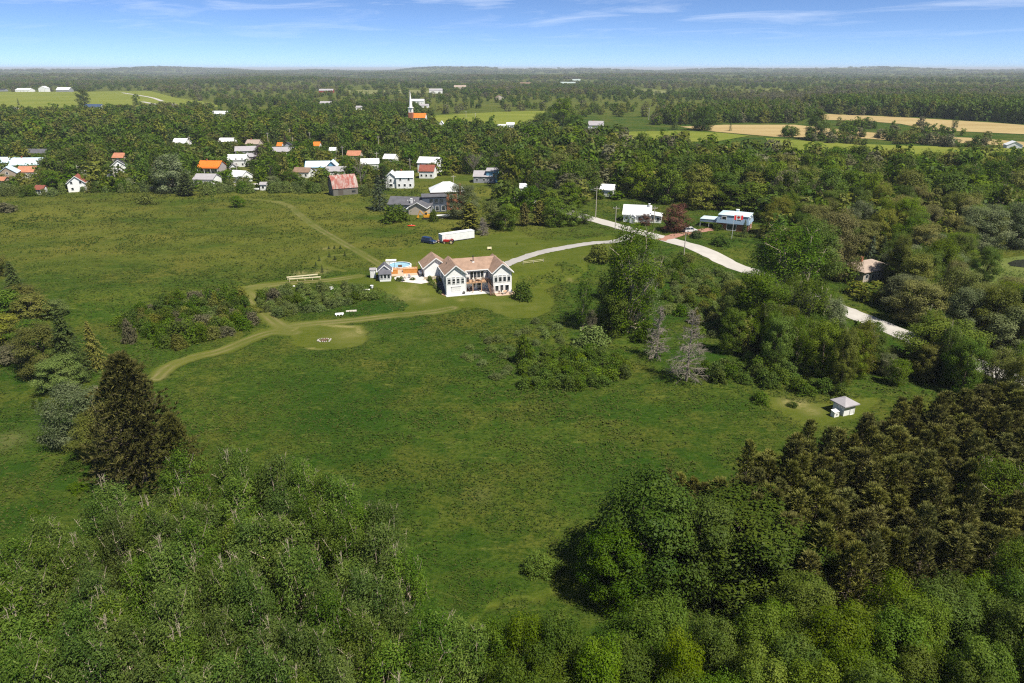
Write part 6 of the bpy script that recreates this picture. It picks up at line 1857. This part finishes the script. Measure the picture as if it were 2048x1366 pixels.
T(38, 211, 196, 8, 'spruce', 'spruce', 'small pointed conifer beside the hay field lane', tier='far')

# --- village and valley trees: the largest 300 as trees of their own, the rest of the wood as one mass
VILL = []
def village(lab, grp, mats, H=(7, 13), R=(3.0, 5.0), kinds=(('maple', 8), ('poplar', 2), ('spruce', 1)), thin=1.0):
    def fn(x, y, rnd):
        if rnd.random() > thin or not clear_of_lines(x, y, 1.0): return
        for P_ in FIELDS[:-1]:
            if in_poly(np.array([x]), np.array([y]), P_)[0]: return
        P = (x, y, tz(x, y)); h = rnd.uniform(*H); r = rnd.uniform(*R)
        k = pick(rnd, kinds)
        if k == 'spruce': r *= 0.55
        for sc in (1.0, 0.75, 0.55, 0.4, 0.28):
            if not blocked(P, h * sc, r * (0.4 + 0.6 * sc)): break
        else: return
        h *= sc; r *= 0.4 + 0.6 * sc
        m = 'spruce' if k == 'spruce' else pick(rnd, mats)
        VILL.append((h * r / (mpp(P) ** 2), k, P, h, r, m, lab, grp))
    return fn
EDGE = village('leafy bush along the village edge of the upper meadow', 'bushes along the village edge', [('thicket', 4), ('mid', 3), ('olive', 2), ('dark', 2), ('silver', 1)], (2.2, 5.0), (2.0, 3.6), (('shrub', 1),))
for pl in ([(165, 388), (160, 378), (330, 374), (335, 386)], [(400, 390), (400, 380), (505, 378), (520, 386)], [(535, 386), (540, 374), (650, 372), (650, 388)], [(-60, 396), (-60, 386), (130, 384), (140, 392)], [(715, 392), (715, 380), (740, 380), (745, 395)]):
    scatter(gpoly(pl), 4.2, EDGE, 0.45, 41)
VM = [('mid', 5), ('dark', 3), ('lime', 2), ('olive', 3), ('silver', 1)]
scatter(gpoly([(-80, 384), (60, 388), (330, 380), (420, 384), (560, 376), (645, 376), (760, 360), (772, 384), (830, 356), (1000, 345), (1010, 300), (-80, 300)]), 8.6, village('leafy garden tree among the village houses', 'garden trees of the village', VM, (6, 13), (3.2, 6.2), thin=0.9), 0.45, 21)
scatter(gpoly([(-80, 300), (1010, 300), (1010, 268), (760, 250), (440, 240), (200, 236), (-80, 236)]), 11.5, village('broadleaf tree in the wood between village and church', 'trees behind the village', VM, (9, 17), (4.5, 8.0), thin=0.9), 0.45, 22)
scatter(gpoly([(1000, 440), (1000, 300), (1010, 272), (1240, 296), (1300, 318), (1400, 318), (1540, 336), (1690, 346), (1780, 352), (2130, 350), (2130, 470), (1850, 440), (1700, 428), (1600, 438), (1540, 455), (1500, 418), (1380, 412), (1240, 395), (1170, 420), (1080, 425)]), 9.5,
        village('broadleaf tree in the deep wood beyond the blue house', 'trees of the valley wood', [('mid', 5), ('dark', 4), ('lime', 3), ('olive', 3), ('scrub', 1)], (9, 18), (4.5, 8.5), (('maple', 10), ('poplar', 2), ('spruce', 0.5))), 0.45, 23)
for q in VILL: add_tree(q[1], q[2], q[3], q[4], q[5], q[6], q[7])
def in_view(d):
    a = proj(d['P'] + Vector((0, 0, d['H']))); m_ = d['R'] / mpp(d['P'])
    return -m_ - 120 < a[0] < 2168 + m_ and a[1] < 1420
TREES = [d for d in TREES if in_view(d)]
# the largest in view of each kind stay trees of their own (hand-set ones always), the rest of the wood becomes one mass
byname = {}
for d in TREES:
    d['show'] = d['H'] * d['R'] / mpp(d['P']) ** 2 + (1e9 if d['group'] is None or d['keep'] else 0)
    byname.setdefault(KINDNAME[d['kind']][0], []).append(d)
REST = []
TREES = []
for nm_, ds in byname.items():
    ds.sort(key=lambda q: -q['show'])
    TREES += ds[:298]; REST += ds[298:]

def make_tree(d, rnd):
    P = d['P']
    dist = math.hypot(P.x, P.y)
    tier = d['tier'] or ('near' if dist < 110 else 'mid' if dist < 450 else 'far')
    pr = PROTO.get((d['kind'], tier)) or PROTO[(d['kind'], 'mid')]
    crown, trunk, H0, R0 = pr[rnd.randrange(len(pr))]
    nm, cat = KINDNAME[d['kind']]
    s = (d['R'] / R0 * rnd.uniform(0.94, 1.06), d['R'] / R0 * rnd.uniform(0.94, 1.06), d['H'] / H0)
    rz = rnd.uniform(0, 2 * PI) if d['kind'] != 'poplar' else rnd.uniform(-0.6, 0.6)
    m = LM[d['mat']]
    if trunk is None:
        o = link(nm, crown, None, P, rz); o.scale = s
        o.material_slots[0].link = 'OBJECT'; o.material_slots[0].material = m
        tag(o, d['label'], cat, d['group'])
    else:
        r = thing(nm, d['label'], cat, P, rz, d['group']); r.scale = s
        c = link('crown', crown, r)
        c.material_slots[0].link = 'OBJECT'; c.material_slots[0].material = m
        link('trunk' if d['kind'] != 'shrub' else 'stems', trunk, r)
rt = random.Random(99)
for d in TREES: make_tree(d, rt)

# --- dead trees
def dead(px, by, ty, wpx, label, conifer, seed):
    P = G(px, by); H = height_to(P, ty); R = wpx * 0.5 * mpp(P)
    segs = bare(seed, H, R, conifer)
    r = thing('dead_tree', label, 'dead tree', P)
    branch_tubes(segs[:1], 6).build('trunk', DEADBARK, r, smooth_=True)
    branch_tubes(segs[1:], 3).build('branches', DEADBARK, r)
dead(1372, 762, 622, 78, 'tall grey dead conifer with bare twiggy branches at the meadow edge', True, 1)
dead(1312, 716, 612, 50, 'smaller grey dead conifer up the slope from the tall one', True, 2)
dead(966, 470, 436, 26, 'grey bare snag behind the white trailer', True, 3)
dead(948, 350, 308, 40, 'bare brown-grey tree left of the blue village house', False, 4)
dead(998, 345, 305, 34, 'bare branching tree behind the blue village house', False, 5)
dead(1025, 345, 312, 40, 'second bare branching tree behind the blue village house', False, 6)
dead(723, 380, 310, 36, 'bare grey tree beside the rusty barn', False, 7)
dead(1868, 612, 558, 14, 'stripped pale snag beside the weeping willow', True, 8)
dead(1800, 1112, 1085, 40, 'bare grey brush below the pine plantation', False, 9)

# --- far woods: one mass each, real trees copied by geometry nodes
def mass(name, label, pts, scl, source):
    me = bpy.data.meshes.new(name)
    me.vertices.add(len(pts)); me.vertices.foreach_set('co', np.ascontiguousarray(pts, np.float32).ravel())
    a = me.attributes.new('size', 'FLOAT_VECTOR', 'POINT'); a.data.foreach_set('vector', np.ascontiguousarray(scl, np.float32).ravel())
    me.update()
    o = tag(link(name, me), label, kind='stuff')
    ng = bpy.data.node_groups.new(name, 'GeometryNodeTree')
    ng.interface.new_socket('Geometry', in_out='INPUT', socket_type='NodeSocketGeometry')
    ng.interface.new_socket('Geometry', in_out='OUTPUT', socket_type='NodeSocketGeometry')
    N, L = ng.nodes, ng.links
    gi, go = N.new('NodeGroupInput'), N.new('NodeGroupOutput')
    iop = N.new('GeometryNodeInstanceOnPoints')
    oi = N.new('GeometryNodeObjectInfo'); oi.inputs['Object'].default_value = source; oi.inputs['As Instance'].default_value = True
    na = N.new('GeometryNodeInputNamedAttribute'); na.data_type = 'FLOAT_VECTOR'; na.inputs['Name'].default_value = 'size'
    rv = N.new('FunctionNodeRandomValue'); rv.data_type = 'FLOAT_VECTOR'
    rv.inputs[0].default_value = (0, 0, 0); rv.inputs[1].default_value = (0, 0, 2 * PI)
    L.new(gi.outputs[0], iop.inputs['Points']); L.new(oi.outputs['Geometry'], iop.inputs['Instance'])
    L.new(na.outputs['Attribute'], iop.inputs['Scale']); L.new(rv.outputs[0], iop.inputs['Rotation'])
    L.new(iop.outputs[0], go.inputs[0])
    md = o.modifiers.new('wood', 'NODES'); md.node_group = ng
    return o

SRC = {}
def source_tree(key, kind, mat, px, by, ty, wpx, label, nleaf, leaf, seed, cone=False):
    P = G(px, by); H = height_to(P, ty); R = wpx * 0.5 * mpp(P)
    if cone: V, F, tint, segs = spruce(seed, 12, 2.8, 9, 6, 5, 1.2, 0.5)
    else: V, F, tint, segs = deciduous(seed, 12, 5.0, 0.05, leaf, nleaf, 20, 'round', crad=(0.3, 0.46), spray=0.2, coh=1.0)
    o = thing(KINDNAME[kind][0], label, KINDNAME[kind][1], P, 0.4); o.scale = (R / (2.8 if cone else 5.0), R / (2.8 if cone else 5.0), H / 12)
    SRC[key] = link('crown', mesh_np(KINDNAME[kind][0], V, F, [LM[mat]], tint), o)
    MB().tube((0, 0, -0.25), (0, 0, 9.0), 0.25, 0.07, 6).build('trunk', BARK, o)
source_tree('a', 'maple', 'mid', 1720, 262, 232, 40, 'bushy green tree between the grain bands beside the tall tree', 420, 1.5, 201)
source_tree('b', 'maple', 'dark', 1690, 266, 240, 34, 'dark bushy tree in the hedge between the grain bands', 420, 1.5, 202)
source_tree('c', 'maple', 'olive', 1970, 290, 262, 26, 'olive tree at the lower edge of the grain', 420, 1.5, 203)
source_tree('d', 'spruce', 'spruce', 1460, 262, 240, 12, 'dark pointed conifer at the edge of the grain', 0, 0, 204, True)
source_tree('e', 'maple', 'scrub', 1840, 252, 232, 22, 'brownish thin tree at the grain field hedge', 420, 1.5, 205)

# where the wood stands: a density map over the land
HEDGES = [[(1640, 282), (1700, 272), (1790, 280), (1850, 284)], [(1690, 252), (1800, 262), (1900, 270)], [(1560, 270), (1640, 282), (1700, 290)], [(1790, 286), (1860, 288), (1900, 292), (1960, 300)]]
HEDGEW = [gline(h, 5) for h in HEDGES]
OPEN_PIX = [[(400, 215), (470, 208), (560, 212), (600, 225), (520, 240), (440, 236)], [(840, 212), (1080, 205), (1400, 205), (1420, 225), (1250, 262), (1090, 266), (900, 262), (840, 240)]]
rngm = np.random.default_rng(5)
allp, alls, allk = [], [], []
def sow(y0, y1, spacing, H, R, dens):
    n = int((y1 - y0) * ((y1 + y0) * 0.86 + 400) / spacing ** 2)
    y = np.sqrt(rngm.uniform(y0 ** 2, y1 ** 2, n)); x = rngm.uniform(-1, 1, n) * (y * 0.86 + 120)
    z = terrain(x, y)
    zz = z - CAMZ; f = y * CP - zz * SP
    px = 1024 + FPX * x / f; py = 683 - FPX * (y * SP + zz * CP) / f
    keep = np.ones(n, bool)
    for P_ in FIELDS: keep &= ~in_poly(x, y, P_)
    nz = noise2(x * 0.45, y, 0.0040, 3) * 0.6 + noise2(x * 0.5, y, 0.0011, 9) * 0.4
    dn = dens * (0.12 + 1.0 * smooth((nz - np.where(y > 850, 0.47, 0.20)) / 0.18))
    for k, op in enumerate(OPEN_PIX): dn = np.where(in_poly(px, py, op), 0.14 * dn, dn)
    keep &= rngm.uniform(0, 1, n) < dn
    for (hx, hy, hr) in FOOT: keep &= (x - hx) ** 2 + (y - hy) ** 2 > (hr + 4) ** 2
    h = rngm.uniform(*H, n) * (0.75 + 0.5 * noise2(x, y, 0.012, 8)); r = rngm.uniform(*R, n)
    sz = h / (f / FPX); hw = r / (f / FPX)
    for (x0, yy0, x1, yy1, d) in PROT:
        keep &= ~((y < d) & (px + hw > x0) & (px - hw < x1) & (py - sz < yy1) & (py > yy0))
    sp = noise2(x, y, 0.006, 4) + rngm.normal(0, 0.18, n)
    k = np.where(sp < 0.30, 1, np.where(sp < 0.55, 0, np.where(sp < 0.78, 2, 4)))
    k = np.where(rngm.uniform(0, 1, n) < 0.12, 3, k)
    allp.append(np.stack([x, y, z - 0.3], 1)[keep]); alls.append(np.stack([r, r, h], 1)[keep]); allk.append(k[keep])
Y0 = G(1024, 236).y
sow(Y0, 1500, 9.5, (7, 12), (3.4, 5.2), 0.80)
sow(1500, 3200, 15, (8, 14), (5.5, 8.5), 0.95)
sow(3200, 7000, 34, (10, 16), (12, 19), 0.95)
sow(7000, 13500, 75, (12, 20), (26, 44), 0.95)
# the dark wood behind the grain and the hedges
def sow_poly(pix, spacing, H, R, kinds):
    P = gpoly(pix)
    def fn(x, y, rnd):
        allp.append(np.array([[x, y, tz(x, y) - 0.3]])); r = rnd.uniform(*R)
        alls.append(np.array([[r, r, rnd.uniform(*H)]])); allk.append(np.array([pick(rnd, kinds)]))
    scatter(P, spacing, fn, 0.45, 31)
sow_poly([(1640, 226), (1738, 230), (1821, 234), (1987, 244), (2130, 254), (2130, 226), (1900, 214), (1700, 214), (1600, 218)], 9.0, (15, 21), (5, 7), [(1, 6), (0, 3), (2, 1)])
sow_poly([(1300, 250), (1360, 250), (1450, 246), (1590, 247), (1640, 226), (1560, 218), (1400, 226), (1320, 236)], 9.0, (9, 16), (4, 6), [(1, 3), (0, 4), (2, 2), (4, 1)])
for h in HEDGEW:
    for p in h:
        for q in range(2):
            x, y = p[0] + RNG.uniform(-9, 9), p[1] + RNG.uniform(-9, 9)
            r = RNG.uniform(2.5, 5)
            allp.append(np.array([[x, y, tz(x, y) - 0.3]])); alls.append(np.array([[r, r, RNG.uniform(4, 10)]])); allk.append(np.array([RNG.choice([0, 1, 2, 4])]))
for q in REST:
    if q['kind'] == 'shrub': continue
    allp.append(np.array([q['P']])); alls.append(np.array([[q['R'], q['R'], q['H']]]))
    allk.append(np.array([3 if q['kind'] in ('spruce', 'pine') else {'mid': 0, 'dark': 1, 'lime': 0, 'olive': 2, 'tan': 2, 'silver': 2, 'scrub': 4}.get(q['mat'], 0)]))
sh = [q for q in REST if q['kind'] == 'shrub']
if sh:
    src = [o for o in bpy.data.objects if o.name.startswith('stems')][0].parent
    crown_o = [c for c in src.children if c.name.startswith('crown')][0]
    mass('undergrowth', 'low leafy undergrowth filling the gaps of the thickets', np.array([q['P'] for q in sh]), np.array([[q['R'] / 2.6, q['R'] / 2.6, q['H'] / 3.0] for q in sh]), crown_o)
allp, alls, allk = np.vstack(allp), np.vstack(alls), np.concatenate(allk)
for k, (key, R0, nm, lb) in enumerate([('a', 5.0, 'far_green_wood', 'far-off green woodland stretching to the horizon'), ('b', 5.0, 'far_dark_wood', 'far-off dark woodland stretching to the horizon'),
                                       ('c', 5.0, 'far_olive_wood', 'far-off olive woodland stretching to the horizon'), ('d', 2.8, 'far_conifers', 'far-off dark conifers scattered through the woodland'), ('e', 5.0, 'far_scrub', 'far-off brownish scrub woodland')]):
    s = allk == k
    sc = alls[s] / np.array([R0, R0, 12.0])
    if key == 'd': sc[:, :2] *= 0.6
    mass(nm, lb, allp[s], sc, SRC[key])
print('trees', len(TREES), 'mass', len(allp))

# --- long grass standing in the near meadow
def grass_blades():
    rng = np.random.default_rng(12)
    n = 420000
    y = 34 + 300 * rng.uniform(0, 1, n) ** 1.25
    x = rng.uniform(-1, 1, n) * (y * 0.80 + 8)
    m = mown_mask(x, y)
    clump = noise2(x, y, 0.23, 11) * 0.55 + noise2(x, y, 0.9, 12) * 0.45
    k = (m < 0.35) & (rng.uniform(0, 1, n) < smooth((clump - 0.28) / 0.4)) & (dist_line(x, y, ROAD) > 4) & (dist_line(x, y, DRIVE) > 2.6)
    x, y = x[k], y[k]; z = terrain(x, y)
    n = len(x)
    ax = unit(np.stack([rng.normal(0.9, 0.7, n), rng.normal(0.2, 0.7, n), np.full(n, 0.55)], 1))
    L = rng.uniform(0.22, 0.55, n) * (0.7 + 0.6 * noise2(x, y, 0.05, 13)) * (0.7 + y / 250)
    nrm = unit(np.array([0, 0, 1.0]) + rng.normal(0, 0.5, (n, 3)))
    pos = np.stack([x, y, z + 0.06], 1) + ax * (L * 0.42)[:, None]
    V = leaf_quads(rng, pos, nrm, ax, L, L * rng.uniform(0.22, 0.5, n))
    tint = np.clip(noise2(x, y, 0.045, 14) * 0.9 - 0.15 + rng.uniform(-0.25, 0.45, n), 0, 1)
    me = mesh_np('long_grass', V, np.arange(len(V)).reshape(-1, 4), [leaf_material('grass_blades', (0.042, 0.082, 0.011), (0.118, 0.132, 0.030), 0.35, 0.8, 0.0)], tint)
    tag(link('long_grass', me), 'tufts of long grass standing in the meadow', kind='stuff')
grass_blades()

# ------------------------------------------------------------------ the air
hz = MB(); hz.box(-48000, 48000, -1000, 66000, -40, 90)
t = NT('haze_air')
pv = t.new('ShaderNodeVolumePrincipled')
pv.inputs['Color'].default_value = (0.80, 0.89, 1.0, 1)
pv.inputs['Density'].default_value = 0.00007
pv.inputs['Anisotropy'].default_value = 0.0
t.l.new(pv.outputs[0], t.out.inputs['Volume'])
tag(hz.build('haze', t.mat), 'thin blue summer haze over the countryside', kind='stuff')
